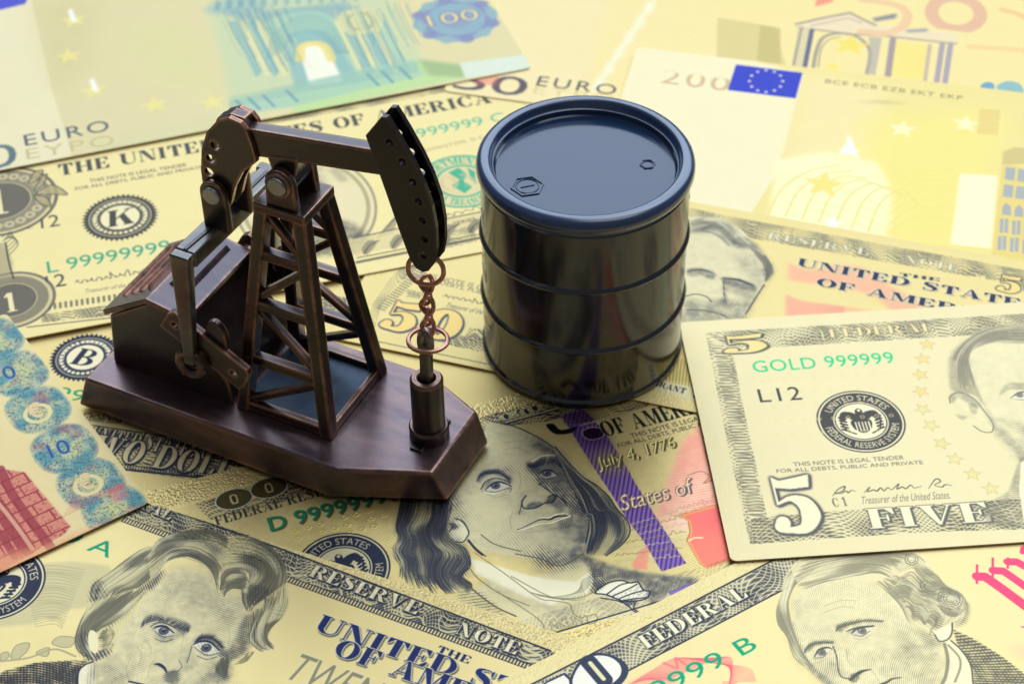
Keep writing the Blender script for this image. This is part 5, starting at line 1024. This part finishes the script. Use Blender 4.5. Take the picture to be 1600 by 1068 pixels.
n.tone([(200, 930), (280, 900), (420, 1040), (380, 1100), (200, 1100)], .22, 1); n.tone([(790, 800), (830, 860), (800, 980), (740, 990)], .22, .6)
n.m = a2; n.tone([(215, 800), (250, 760), (300, 740), (350, 750), (400, 800), (425, 860), (440, 900), (380, 880), (330, 800), (260, 790)], .6, .3); n.tone([(160, 920), (215, 820), (240, 900), (180, 960)], .16, .9)
n.tone([(600, 590), (640, 600), (600, 700), (560, 860), (440, 930), (430, 1030), (340, 1000), (400, 900), (480, 780), (540, 650)], .62, .4); n.tone([(340, 960), (450, 900), (440, 1050), (250, 1068), (300, 1000)], .5, .5); n.tone([(20, 350), (280, 330), (540, 480), (560, 640), (480, 700), (300, 640), (100, 560)], .12, 1.2)
n.tone([(30, 1000), (110, 985), (110, 1068), (30, 1050)], .6, .3); n.engrave(-50, .38, (70, 72, 66))
n.m = a1; n.line([(585, 940), (610, 938), (645, 960), (662, 990)], [.2, .6, .3]); n.line([(828, 820), (812, 880), (795, 930)], .2, a=.6); n.line([(420, 1050), (500, 1068), (560, 1080)], .35); eye(n, [(575, 712), (612, 694), (660, 698), (712, 738)], [(580, 722), (640, 762), (708, 752)], (645, 724), .95)
n.m = a2; eye(n, [(215, 812), (270, 790), (330, 800), (382, 850)], [(222, 830), (300, 880), (375, 868)], (300, 834), .95)
n.line([(165, 930), (178, 880), (196, 840)], .1, (120, 116, 90), .5)
n.line([(232, 792), (290, 764), (350, 776), (402, 832)], .2); n.line([(240, 885), (300, 908), (368, 892)], .16, a=.7); n.brow([(225, 800), (270, 778), (340, 785), (400, 830)], [(235, 765), (290, 735), (360, 752), (425, 830)], 38, .12)
for q in ([(60, 420), (160, 400), (300, 430)], [(40, 480), (160, 460), (330, 500)], [(100, 540), (200, 530), (340, 580)], [(120, 700), (150, 760), (140, 820)], [(200, 960), (260, 1000), (280, 1060)], [(440, 700), (450, 780), (430, 840)]): n.line(q, .12, (110, 106, 80), .3)
n.m = a1; n.brow([(500, 700), (560, 665), (640, 665), (720, 700), (800, 735)], [(500, 660), (550, 615), (640, 615), (730, 650), (815, 690)], 44, .12); n.line([(560, 695), (605, 672), (660, 676), (722, 706)], .18); n.line([(590, 775), (645, 795), (705, 778)], .15, a=.7); n.line([(745, 915), (762, 955), (732, 985), (690, 985)], .15, a=.6)
for q in ([(600, 890), (560, 950), (540, 1020)], [(430, 900), (400, 980), (420, 1040)], [(470, 820), (500, 880), (480, 950)], [(520, 780), (560, 830), (560, 870)]): n.line(q, .12, (110, 106, 80), .35)
HC = (74, 72, 56); HL = (232, 222, 164)
n.m = a1; A_ = [[(620, 165), (500, 195), (400, 260), (300, 340), (220, 400), (180, 450), (170, 550)], [(720, 190), (600, 220), (500, 290), (420, 350), (330, 410), (260, 460), (210, 550)], [(828, 240), (700, 260), (620, 310), (560, 380), (480, 440), (370, 480), (280, 570)]]
n.poly(A_[0]+A_[2][::-1], (208, 194, 130), .9, soft=.1); n.tone([(190, 420), (250, 400), (270, 500), (200, 560), (170, 520)], .6, .4); n.tone([(560, 380), (640, 330), (600, 430), (480, 490), (460, 460)], .6, .4); n.tone([(560, 260), (620, 230), (600, 300), (560, 330)], .5, .4); n.engrave(40, .5); n.hair(A_, 110, .15, HC, .8, .35, HL)
B_ = [[(170, 540), (130, 600), (95, 680), (76, 780), (100, 860), (180, 918)], [(300, 500), (220, 570), (150, 640), (120, 720), (125, 820), (190, 910)], [(480, 450), (380, 520), (280, 600), (200, 660), (150, 720), (150, 800), (220, 900)], [(560, 440), (500, 520), (440, 590), (370, 640), (300, 680), (240, 700), (190, 700)]]
n.poly([(170, 540), (95, 680), (76, 780), (100, 860), (180, 918), (260, 890), (330, 820), (360, 690), (560, 460), (480, 450)], (208, 194, 130), .85, soft=.15); n.tone([(80, 760), (140, 720), (160, 820), (240, 880), (180, 918), (100, 860)], .65, .3); n.tone([(300, 680), (420, 600), (380, 640), (260, 720)], .6, .3); n.tone([(230, 860), (300, 840), (290, 880), (200, 915)], .6, .3); n.engrave(40, .5); n.hair(B_, 120, .15, HC, .8, .35, HL)
n.poly([(170, 720), (210, 740), (220, 820), (205, 870), (165, 840), (155, 770)], (226, 214, 156), 1, curve=True); n.hair([[(225, 730), (290, 710), (330, 700)], [(230, 780), (290, 780), (330, 760)], [(225, 860), (280, 850), (310, 830)]], 30, .15, HC, .7, .3)
n.m = a2; C_ = [[(-80, 240), (-20, 140), (100, 90), (230, 65), (360, 75), (440, 120), (520, 200)], [(-110, 260), (0, 170), (120, 150), (250, 150), (350, 180), (420, 220), (500, 260)], [(-100, 330), (0, 240), (80, 195), (200, 190), (300, 235), (370, 300), (395, 370)], [(-60, 400), (0, 340), (60, 270), (180, 245), (280, 290), (340, 370), (370, 480)]]
n.poly(C_[0]+[(560, 330), (420, 480)]+C_[3][::-1], (210, 196, 132), .9, soft=.1); n.tone([(0, 220), (120, 190), (260, 220), (360, 300), (300, 300), (180, 240)], .6, .5); n.tone([(0, 130), (60, 110), (60, 150), (0, 170)], .4, .3); n.engrave(10, .5); n.hair(C_, 130, .15, HC, .8, .35, HL)
D_ = [[(440, 110), (520, 105), (640, 140), (750, 210), (812, 300), (822, 400), (780, 520), (700, 600)], [(450, 180), (540, 190), (640, 220), (715, 290), (735, 370), (690, 450), (620, 530), (580, 600)], [(400, 270), (500, 265), (600, 295), (655, 345), (630, 410), (560, 460), (540, 520), (560, 590)], [(385, 400), (420, 345), (500, 315), (575, 345), (570, 400), (510, 430), (530, 480), (540, 560)]]
n.poly(D_[0]+[(560, 600), (520, 500), (400, 480)], (208, 194, 130), .9, soft=.1); n.tone([(540, 450), (640, 430), (720, 470), (640, 560), (560, 540)], .7, .4); n.tone([(520, 250), (600, 240), (660, 320), (600, 380), (560, 300)], .55, .4); n.tone([(580, 150), (700, 180), (800, 300), (780, 320), (700, 230)], .35, .4); n.engrave(60, .5); n.hair(D_, 140, .15, HC, .8, .35, HL)
F_ = [[(385, 430), (400, 365), (450, 325), (520, 318), (575, 350)], [(395, 475), (425, 415), (475, 385), (540, 395), (580, 430)], [(415, 500), (455, 455), (515, 455), (565, 490)]]
n.poly(F_[0]+F_[2][::-1], (212, 198, 134), .95, soft=.15); n.hair(F_, 46, .15, HC, .8, .2, HL)
E_ = [[(822, 410), (832, 520), (800, 620), (725, 700), (700, 770), (742, 832)], [(720, 480), (700, 560), (650, 650), (640, 740), (670, 810), (722, 848)], [(600, 570), (610, 640), (590, 720), (575, 790), (640, 855), (690, 850)]]
n.poly(E_[0]+E_[2][::-1], (206, 192, 130), .9, soft=.1); n.tone([(600, 640), (640, 650), (640, 800), (580, 800)], .5, .4); n.engrave(60, .5); n.hair(E_, 90, .15, HC, .8, .3, HL); n.hair([[(560, 860), (540, 900), (480, 940)], [(600, 860), (560, 920), (460, 950)]], 10, .18, HC, .6); n.hair([[(430, 880), (440, 960), (440, 1030)], [(370, 920), (370, 990), (400, 1040)]], 16, .18, HC, .7)
notes['20'] = n.finish('banknote', 'gold twenty-dollar note with long-haired portrait, at the bottom left in front', rough=.38, bmp=.75, metallic=.55)
# ---- ten dollar note
n = Note((780, 1064), 31.3, (-5.5, -66.3), 156, 66.3, 0.0, base=(232, 213, 140))
n.frame_grain(.14, 5.4); s1 = crop(1190, 850, 4.9); s2 = crop(1380, 850, 4.9); s6 = crop(780, 880, 3.81); s8 = crop(1150, 840, 3.5556)
bd = [(825, 1074), (1000, 985), (1206, 878), (1290, 834), (1235, 905), (1223, 921), (982, 1046), (920, 1080)]
n.m = ident; n.poly(bd, (212, 200, 146)); n.lace(bd, (58, 60, 62), seed=17, dens=.4); n.line([(820, 1074), (1000, 983), (1290, 832)], .35, curve=False); n.line([(920, 1078), (982, 1047), (1250, 907)], .3, curve=False)
n.m = s6; n.text('FEDERAL', (878, 508), (1496, 190), 3.1, (236, 226, 172), 'fat', outline=(60, 62, 62), shadow=(60, 62, 62))
n.poly([(430, 716), (440, 640), (490, 570), (570, 532), (660, 540), (740, 580), (770, 630), (750, 690), (690, 740), (560, 790)], (60, 66, 76), curve=True); n.poly([(440, 720), (452, 650), (500, 585), (570, 548), (650, 552), (710, 590), (728, 640), (700, 690), (620, 740), (520, 760)], (236, 228, 196), curve=True, h=.15)
n.line([(535, 585), (625, 690)], 3.0, (60, 66, 76), curve=False); n.line([(542, 590), (622, 685)], .8, (226, 216, 150), curve=False, h=.2); n.poly([(190, 760), (300, 690), (390, 648), (430, 680), (440, 760), (380, 900)], (60, 66, 76)); n.poly([(230, 740), (300, 702), (385, 662), (415, 690), (425, 760), (330, 860)], (236, 228, 196), h=.15)
n.T[:] = 0
PK = (228, 92, 96)
for i in range(26):
    q = i*5; n.line([(780+q, 716-q*.3), (900+q*.8, 640+q*.4), (1060+q*1.5, 560+q*.2), (1260+q, 590-q*.2), (1480-q, 620+q*1.1), (1530-q*1.6, 700)], .18, PK, .35)
n.poly([(760, 716), (900, 660), (1000, 650), (1060, 700), (1060, 800), (700, 800)], (232, 120, 110), .4, soft=.6); n.line([(980, 590), (1060, 620), (1050, 560), (1110, 600)], .5, PK, .5)
n.text('L 99999999 B', (310, 1120), (1550, 500), 3.5, (22, 156, 100), sp=1.05)
n.m = s8; PR = (236, 78, 104)
for q, wd in (([(1340, 150), (1338, 250)], .45), ([(1427, 112), (1426, 216)], .45), ([(1512, 112), (1510, 165)], .45), ([(1342, 213), (1385, 215), (1470, 275), (1700, 445)], 2.0), ([(1430, 180), (1485, 183), (1560, 235), (1720, 350)], 1.7), ([(1512, 132), (1560, 132), (1620, 165), (1700, 190)], 1.7), ([(1590, 80), (1595, 55), (1640, 30)], .9)): n.line(q, wd, PR, curve=False)
n.poly([(1575, 490), (1610, 490), (1700, 520), (1600, 500)], PR); n.poly([(1500, 600), (1900, 560), (1900, 700), (1600, 680)], (236, 160, 130), .3, soft=1)
# coat
n.m = s2; n.tone([(530, 645), (560, 660), (700, 725), (900, 850), (1078, 985), (1300, 1150), (700, 1150), (690, 960), (640, 870), (570, 770)], .68, .12, False); n.engrave(30, .6, (72, 72, 60), k=1.0)
n.poly([(460, 740), (520, 730), (600, 800), (680, 950), (700, 1150), (430, 1150), (490, 900)], (232, 222, 166), .95, soft=.1); n.line([(520, 735), (600, 810), (670, 920), (690, 1068)], .3, (100, 98, 76)); n.line([(500, 770), (580, 860), (590, 940), (550, 1050)], .4, (120, 116, 84), .7); n.line([(470, 760), (495, 880), (480, 1000), (450, 1068)], .6, (110, 108, 80), .7)
n.m = s1; fc = [(240, 460), (260, 380), (400, 290), (600, 255), (850, 260), (1000, 400), (1100, 480), (1180, 640), (1280, 700), (1340, 720), (1390, 800), (1390, 1000), (1330, 1150), (700, 1250), (480, 1060), (340, 930), (260, 800), (230, 620)]
n.poly(fc, (234, 220, 158), .9, soft=.2); n.tone(fc, .20, 1.5); n.tone([(500, 380), (800, 350), (820, 500), (560, 560)], -.6, 2)
n.tone([(235, 590), (270, 700), (330, 840), (420, 950), (560, 1068), (470, 1060), (350, 945), (260, 870), (225, 740)], .62, .3); n.tone([(568, 640), (590, 608), (690, 585), (660, 630), (610, 668)], .7, .2); n.tone([(680, 590), (800, 565), (940, 585), (820, 600), (700, 622)], .4, .2); n.tone([(650, 680), (700, 650), (760, 640), (770, 680), (720, 700)], .42, .25)
n.tone([(325, 820), (350, 780), (420, 738), (545, 738), (552, 755), (430, 768), (340, 835)], .62, .2); n.tone([(400, 870), (430, 820), (480, 800), (470, 850), (420, 880)], .4, .2); n.tone([(665, 1020), (700, 985), (750, 1010), (720, 1055), (680, 1045)], .7, .12)
n.tone([(1060, 650), (1180, 640), (1260, 740), (1340, 800), (1380, 1000), (1300, 1150), (1150, 1000), (1060, 850)], .26, 1.4); n.tone([(860, 800), (1000, 860), (1100, 1000), (1000, 1050), (860, 900)], .12, 1.4); n.tone([(560, 790), (620, 900), (640, 1020), (590, 990), (570, 880)], .18, .5); n.tone([(260, 380), (300, 480), (280, 600), (240, 560)], .2, .6); n.tone([(420, 900), (560, 900), (600, 1068), (500, 1068)], .2, .6)
n.engrave(-35, .36, (104, 102, 78), wob=.7)
SC = (104, 102, 80)
n.line([(650, 665), (720, 640), (800, 628), (862, 622)], [.2, .5, .3], SC); n.line([(548, 780), (575, 860), (588, 960), (615, 1012), (680, 1030)], .25, SC); n.line([(680, 1035), (720, 1000), (770, 970), (835, 955)], [.5, .7, .2], (90, 88, 70)); n.line([(905, 1075), (960, 1052), (1000, 1028), (1065, 1017)], [.5, .4, .2], (90, 88, 70))
eye(n, [(690, 680), (730, 645), (800, 630), (850, 628)], [(700, 690), (770, 700), (830, 660)], (770, 660), .8, (96, 94, 76)); eye(n, [(402, 862), (440, 808), (500, 788), (540, 800)], [(410, 868), (470, 862), (500, 830)], (460, 824), .8, (96, 94, 76))
n.brow([(570, 665), (600, 640), (690, 612), (800, 588), (920, 592)], [(575, 625), (610, 600), (700, 582), (800, 565), (940, 582)], 54, .14, SC); n.brow([(330, 830), (360, 790), (430, 762), (540, 758)], [(330, 795), (365, 755), (430, 732), (550, 738)], 40, .14, SC)
for q in ([(410, 905), (450, 895), (500, 870)], [(700, 715), (770, 725), (840, 690)], [(840, 960), (880, 1010), (900, 1050)], [(480, 470), (600, 430), (720, 430)], [(480, 520), (600, 480), (700, 480)], [(650, 800), (660, 880), (690, 930)]): n.line(q, .12, SC, .35)
HS = (112, 108, 80); hl = (242, 232, 178)
T_ = [[(300, 100), (220, 185), (170, 265), (150, 370), (112, 500), (130, 610), (200, 700), (250, 850), (350, 940)], [(380, 100), (290, 190), (220, 260), (190, 340), (160, 460), (180, 580), (230, 700), (290, 840), (380, 950)], [(500, 110), (360, 220), (280, 280), (240, 340), (210, 440), (220, 560), (250, 680), (310, 830), (400, 960)]]
n.poly(T_[0]+T_[2][::-1], (222, 206, 144), .8, soft=.1); n.tone([(120, 480), (160, 420), (190, 560), (160, 640)], .3, .4); n.engrave(60, .5, HS); n.hair(T_, 84, .14, HS, .75, .45, hl, .3)
U_ = [[(280, 110), (500, 60), (800, 45), (1000, 50), (1180, 70), (1260, 140)], [(240, 220), (420, 150), (640, 110), (860, 100), (1020, 130), (1120, 190)], [(250, 320), (400, 270), (540, 220), (700, 180), (880, 170), (1000, 220)], [(300, 350), (460, 285), (620, 258), (760, 240), (900, 230), (1040, 290)]]
n.poly([(220, 180), (300, 90), (560, 40), (1180, 50), (1290, 140), (1330, 300), (1500, 400), (1580, 520), (1500, 640), (1340, 720), (1200, 620), (1080, 480), (900, 280), (600, 258), (300, 350)], (226, 211, 150), .85, soft=.1); n.tone([(980, 100), (1080, 120), (1060, 200), (1000, 180)], .2, .4); n.hair(U_, 120, .14, HS, .7, .55, hl, .35)
V_ = [[(880, 300), (960, 380), (1060, 470), (1120, 560), (1180, 640)], [(950, 250), (1060, 320), (1150, 420), (1220, 520), (1300, 640)], [(1080, 240), (1180, 300), (1260, 380), (1320, 500), (1380, 600)]]
n.hair(V_, 84, .14, HS, .65, .8, hl, .35)
n.m = s2
def curl(cx, cy, rx, ry, m_=5, rot=0):
    L = []
    for i in range(m_):
        k = 1-i/(m_+.6); pts = [(cx+rx*k*math.cos(q)*math.cos(rot)-ry*k*math.sin(q)*math.sin(rot), cy+rx*k*math.cos(q)*math.sin(rot)+ry*k*math.sin(q)*math.cos(rot)) for q in np.linspace(rng.uniform(-.8, .2), rng.uniform(4, 5.6), 18)]
        L.append((spline(n.c(pts), 3), [.1, .24, .12]))
    n.strokes(L, HS, .8, -.1)
n.poly([(250, 300), (330, 200), (480, 290), (620, 370), (665, 470), (640, 600), (540, 640), (420, 700), (300, 700), (200, 620), (160, 480)], (222, 207, 146), .7, soft=.2)
W_ = [[(120, 180), (200, 90), (260, 110), (330, 190), (400, 230), (470, 300), (600, 360), (660, 470), (620, 600), (540, 640)], [(80, 260), (200, 190), (260, 220), (330, 290), (400, 310), (480, 370), (560, 410), (590, 480), (560, 570), (500, 610)], [(60, 340), (160, 300), (230, 330), (300, 400), (360, 400), (430, 440), (480, 450), (520, 500), (500, 570), (450, 600)], [(100, 440), (160, 420), (220, 470), (280, 470), (330, 520), (380, 500), (430, 540), (420, 600), (380, 640), (400, 690)], [(160, 540), (200, 520), (240, 570), (290, 560), (330, 610), (350, 600), (380, 640), (370, 680), (350, 710), (370, 740)]]
n.hair(W_, 130, .14, HS, .7, 1.0, hl, .5)
for a_ in ((218, 112, 50, 44, 2), (515, 415, 95, 78, 4, .2), (360, 330, 80, 44, 2, .4)): curl(*a_)
n.hair([[(420, 330), (500, 330), (580, 370), (600, 440)], [(410, 400), (490, 380), (550, 410), (570, 460)], [(410, 460), (480, 480), (540, 490), (590, 480)], [(430, 500), (500, 540), (570, 550), (630, 500)]], 40, .15, HS, .7, .3, hl)
n.tone([(290, 180), (360, 190), (400, 250), (330, 240)], .5, .3); n.tone([(610, 430), (665, 470), (640, 590), (560, 640), (560, 600), (620, 540)], .5, .3); n.tone([(400, 540), (470, 570), (440, 640), (380, 640)], .5, .3); n.tone([(250, 640), (400, 700), (460, 760), (360, 780), (280, 700)], .45, .5); n.tone([(240, 370), (320, 350), (260, 420)], .3, .3); n.engrave(60, .45, HS)
n.poly([(395, 680), (440, 640), (510, 620), (520, 680), (480, 730), (430, 735)], (234, 222, 166), 1, curve=True); n.line([(395, 690), (430, 738), (490, 728), (525, 680), (530, 600)], .3, SC)
notes['10'] = n.finish('banknote', 'gold ten-dollar note with curly-haired portrait, at the bottom right corner', rough=.4, bmp=.55, metallic=.55)
# ---- ten euro note at the left edge
n = Note((234, 784), 34.2, (-127, 0), 127, 67, .3, base=(226, 206, 138))
t5 = crop(0, 480, 2.5425); n.m = t5; n.frame_grain(.05)
strip = [(-80, 60), (20, 130), (130, 290), (240, 440), (345, 600), (430, 700), (520, 800), (350, 900), (330, 820), (240, 700), (130, 560), (20, 400), (-80, 260)]
Y, X = np.mgrid[0:n.H, 0:n.W]; um = np.zeros((n.H, n.W), np.float32); rc = np.full((n.H, n.W), 9., np.float32)
for cx, cy in ((-30, 130), (65, 262), (150, 405), (255, 560), (360, 700), (460, 810)):
    c_ = n.c([(cx, cy)])[0]; r_ = ((np.abs(X-c_[0])/(6.3*RES))**2.6+(np.abs(Y-c_[1])/(6.9*RES))**2.6)**(1/2.6); um = np.maximum(um, np.clip((1-r_)*7, 0, 1)); rc = np.minimum(rc, r_)
def bn(s_): q = blur(rng.standard_normal(um.shape), s_); return (q/q.std()).astype(np.float32)
hb, hc, hf = bn(9), bn(12), bn(.9)
n.put(0, 0, um*.6, (146, 170, 144)); n.put(0, 0, um*np.clip(1.05-rc*1.5, 0, 1)*.8, (208, 204, 118)); n.put(0, 0, um*np.clip(hb*.4+rc*.6-.1, 0, .75), (70, 138, 142)); n.put(0, 0, um*np.clip(hc*.5-.45, 0, .6), (158, 104, 104))
n.put(0, 0, um*np.clip(hf*1.1-.75+rc*.5, 0, .75), (66, 80, 86), -.12)
for i, (cx, cy) in enumerate(((30, 262), (150, 420), (245, 560), (350, 705))):
    if i % 2 == 0: n.text('10', (cx-40, cy+40), (cx+42, cy+12), 4.2, (44, 82, 122), outline=(112, 150, 170), ow=1.6)
    else:
        c_ = n.c([(cx, cy)])[0]; n.ring(c_, 2.0, 2.9, (222, 206, 140)); n.text('€', (cx-25, cy+25), (cx+28, cy+8), 4.6, (224, 206, 140), outline=(196, 150, 110), ow=1.3)
br = [(-80, 560), (0, 640), (100, 655), (160, 730), (280, 870), (255, 900), (-120, 1120), (-300, 900)]
n.poly(br, (206, 118, 92), .82, soft=.15); n.T[:] = 0; n.tone(br, .6, .2, False); msk = n.T > .3; n.T[:] = 0
row = (n.YY % 3.0 < .34) | (((n.XX+(np.floor(n.YY/3.0) % 2)*2.2) % 4.6 < .34)); n.put(0, 0, (msk & row).astype(np.float32)*.85, (150, 48, 52), -.2)
nz = blur(rng.standard_normal(msk.shape), 1.5); nz /= nz.std(); n.put(0, 0, (msk*np.clip(nz*.6-.2, 0, .55)).astype(np.float32), (168, 66, 62))
for q, wd in (([(0, 640), (60, 760), (200, 950)], 1.8), ([(-60, 720), (20, 830), (110, 960)], 3.0), ([(-100, 800), (0, 900), (60, 990)], 1.4)): n.line(q, wd, (150, 52, 54), .75)
n.line([(-20, 760), (60, 860), (130, 960)], .8, (226, 180, 130), .8); n.poly([(-300, 1040), (200, 940), (600, 780), (590, 800), (250, 985), (-300, 1300)], (228, 156, 104), .75, soft=1)
n.poly([(430, 720), (480, 690), (515, 750), (450, 780)], (228, 130, 108), .55, soft=.3)
for i in range(5): n.line([(250+8*i, 830-14*i), (480+6*i, 720-6*i)], .18, (206, 96, 86), .6, curve=False)
notes['10e'] = n.finish('banknote', 'ten euro note with shimmering hologram strip and red brick arch, at the left edge', metallic=.45, rough=.42, bmp=.35)
# ---- five dollar note
n = Note((1142, 876), 3.9, (0, 0), 156, 66.3, .55, base=(229, 214, 152))
n.frame_grain(.08, 5.4); k5 = crop(1080, 480, 2.669); k8 = crop(1450, 480, 2.81); LG = (98, 95, 72)
n.m = k5; n.lace([(60, 105), (800, 62), (1388, 27), (1700, 8), (1700, 90), (1230, 112), (370, 165), (165, 168)], LG, seed=19, dens=.4)
n.lace([(60, 105), (165, 140), (215, 400), (315, 870), (300, 985), (245, 985), (150, 560)], LG, seed=23, dens=.15, a=.7); n.lace([(245, 985), (250, 880), (580, 850), (1230, 805), (1700, 780), (1700, 915), (1000, 935)], LG, seed=25, dens=.45)
comb(n, (300, 860), (165, 180), 3.2, .8, LG, .35, False, .6)
n.text('FEDERAL', (578, 126), (1022, 98), 2.6, (232, 212, 142), 'fat', outline=(104, 98, 72)); n.text('5', (132, 196), (352, 180), 5.6, (232, 210, 128), 'fat', outline=(86, 82, 66), ow=1.6, shadow=(110, 106, 84))
n.text('GOLD 999999', (263, 272), (853, 232), 3.5, (40, 196, 112), sp=1.05); n.text('L12', (288, 396), (466, 384), 3.9, (70, 68, 60), sp=1.1)
n.seal(n.c([(708, 474)])[0], 8.2, ink=(78, 74, 60), bg=(236, 224, 168))
n.text('THIS NOTE IS LEGAL TENDER', (428, 663), (890, 633), 1.15, (112, 104, 80)); n.text('FOR ALL DEBTS, PUBLIC AND PRIVATE', (358, 692), (970, 655), 1.15, (112, 104, 80))
for i, p_ in enumerate(((985, 155), (965, 215), (957, 280), (958, 350), (965, 425), (1000, 492), (1045, 567), (1100, 632), (1173, 695), (1250, 755))): n.star(p_, 1.75, (236, 204, 120) if i < 4 else (226, 210, 130), .95, 80+i*9, .1, outline=(176, 160, 100))
for j in range(5):
    for i in range(9): c_ = n.c([(330+60*i+8*j, 300+58*j-3*i)])[0]; n.ring(c_, .25, .5, (226, 206, 130), .6)
def script_line(P): n.line(P, [.12, .3, .14, .28, .12], (84, 80, 62), .9)
script_line([(590, 785), (610, 760), (640, 745), (632, 765), (600, 775), (625, 775), (645, 765), (655, 772), (668, 762), (684, 766)]); script_line([(722, 772), (745, 748), (735, 768), (760, 760), (775, 765), (790, 752), (805, 764), (820, 750), (835, 760), (850, 748), (866, 735), (858, 756), (880, 748), (896, 755), (915, 740), (930, 752), (960, 745)]); script_line([(990, 755), (1020, 715), (1040, 725), (1015, 740), (1045, 748), (1060, 738), (1086, 742)])
n.text('C 1', (594, 832), (656, 826), 2.3, (124, 116, 90), 'fat'); n.text('Treasurer of the United States.', (708, 820), (1082, 796), 2.0, (134, 126, 98), shear=.25)
n.text('FIVE', (745, 922), (1272, 890), 5.0, (238, 226, 170), 'fat', outline=(104, 102, 84), ow=1.6, shadow=(104, 102, 84), h=.2)
n.text('5', (352, 950), (592, 934), 15.0, (238, 226, 170), 'fat', outline=(96, 94, 80), ow=1.6, shadow=(96, 94, 80), h=.2)
n.m = k8; n.poly([(110, 200), (240, 100), (430, 70), (800, 100), (800, 900), (420, 700), (300, 560), (240, 500), (120, 420)], (236, 222, 160), .95, soft=.2)
hr = [(92, 225), (120, 180), (170, 140), (240, 92), (330, 75), (600, 60), (620, 170), (430, 160), (300, 152), (215, 155), (180, 205), (195, 290), (225, 370), (250, 430), (205, 385), (120, 372), (96, 350)]
n.tone([(110, 200), (240, 100), (430, 70), (800, 100), (800, 900), (420, 700), (300, 560), (240, 500), (120, 420)], .13, 1); n.poly(hr, (206, 192, 136), .9, soft=.2); n.tone(hr, .35, .3); n.tone([(235, 400), (290, 490), (330, 530), (400, 600), (440, 640), (440, 700), (360, 620), (300, 560), (262, 480)], .45, .4); n.tone([(420, 560), (700, 500), (700, 800), (440, 700)], .3, 1)
n.tone([(310, 400), (330, 350), (370, 330), (520, 340), (520, 362), (360, 362)], .5, .2); n.tone([(100, 380), (150, 372), (230, 420), (210, 440), (140, 400), (105, 420)], .45, .2); n.tone([(180, 420), (215, 430), (210, 470), (190, 460)], .4, .2); n.tone([(120, 470), (170, 480), (150, 495)], .4, .2); n.tone([(300, 480), (440, 520), (440, 560), (340, 520)], .25, .5)
n.tone([(392, 690), (410, 650), (440, 640), (700, 900), (700, 960), (250, 965), (250, 870), (300, 835), (355, 805)], .5, .2, False); n.engrave(20, .42, (130, 126, 96))
n.poly([(408, 680), (440, 660), (470, 940), (420, 940), (400, 800)], (238, 226, 174), .9)
n.hair([[(100, 360), (95, 250), (150, 160), (260, 95), (430, 72), (600, 65)], [(190, 360), (170, 270), (190, 180), (280, 130), (430, 120), (600, 120)], [(240, 420), (200, 300), (190, 200), (300, 155), (430, 158), (600, 165)]], 60, .17, (126, 120, 92), .7, .5, (240, 230, 180), .4)
eye(n, [(362, 398), (400, 375), (440, 372), (480, 390)], [(365, 402), (420, 405), (478, 398)], (402, 384), .8, (120, 116, 90)); n.line([(97, 420), (98, 390), (140, 374), (200, 400), (250, 460), (285, 510), (280, 545), (240, 545), (200, 520)], .25, (130, 126, 96))
notes['5'] = n.finish('banknote', 'pale gold five-dollar note marked GOLD 999999, topmost sheet at the right edge', rough=.4, bmp=.45)
tbl, nt, p = newmat('dark_table'); p.inputs['Base Color'].default_value = (.03, .025, .02, 1); p.inputs['Roughness'].default_value = .5
bmt = box(-300, 300, 120, 620, -22, -2.0); tag(build('table_top', bmt, tbl), kind='structure')
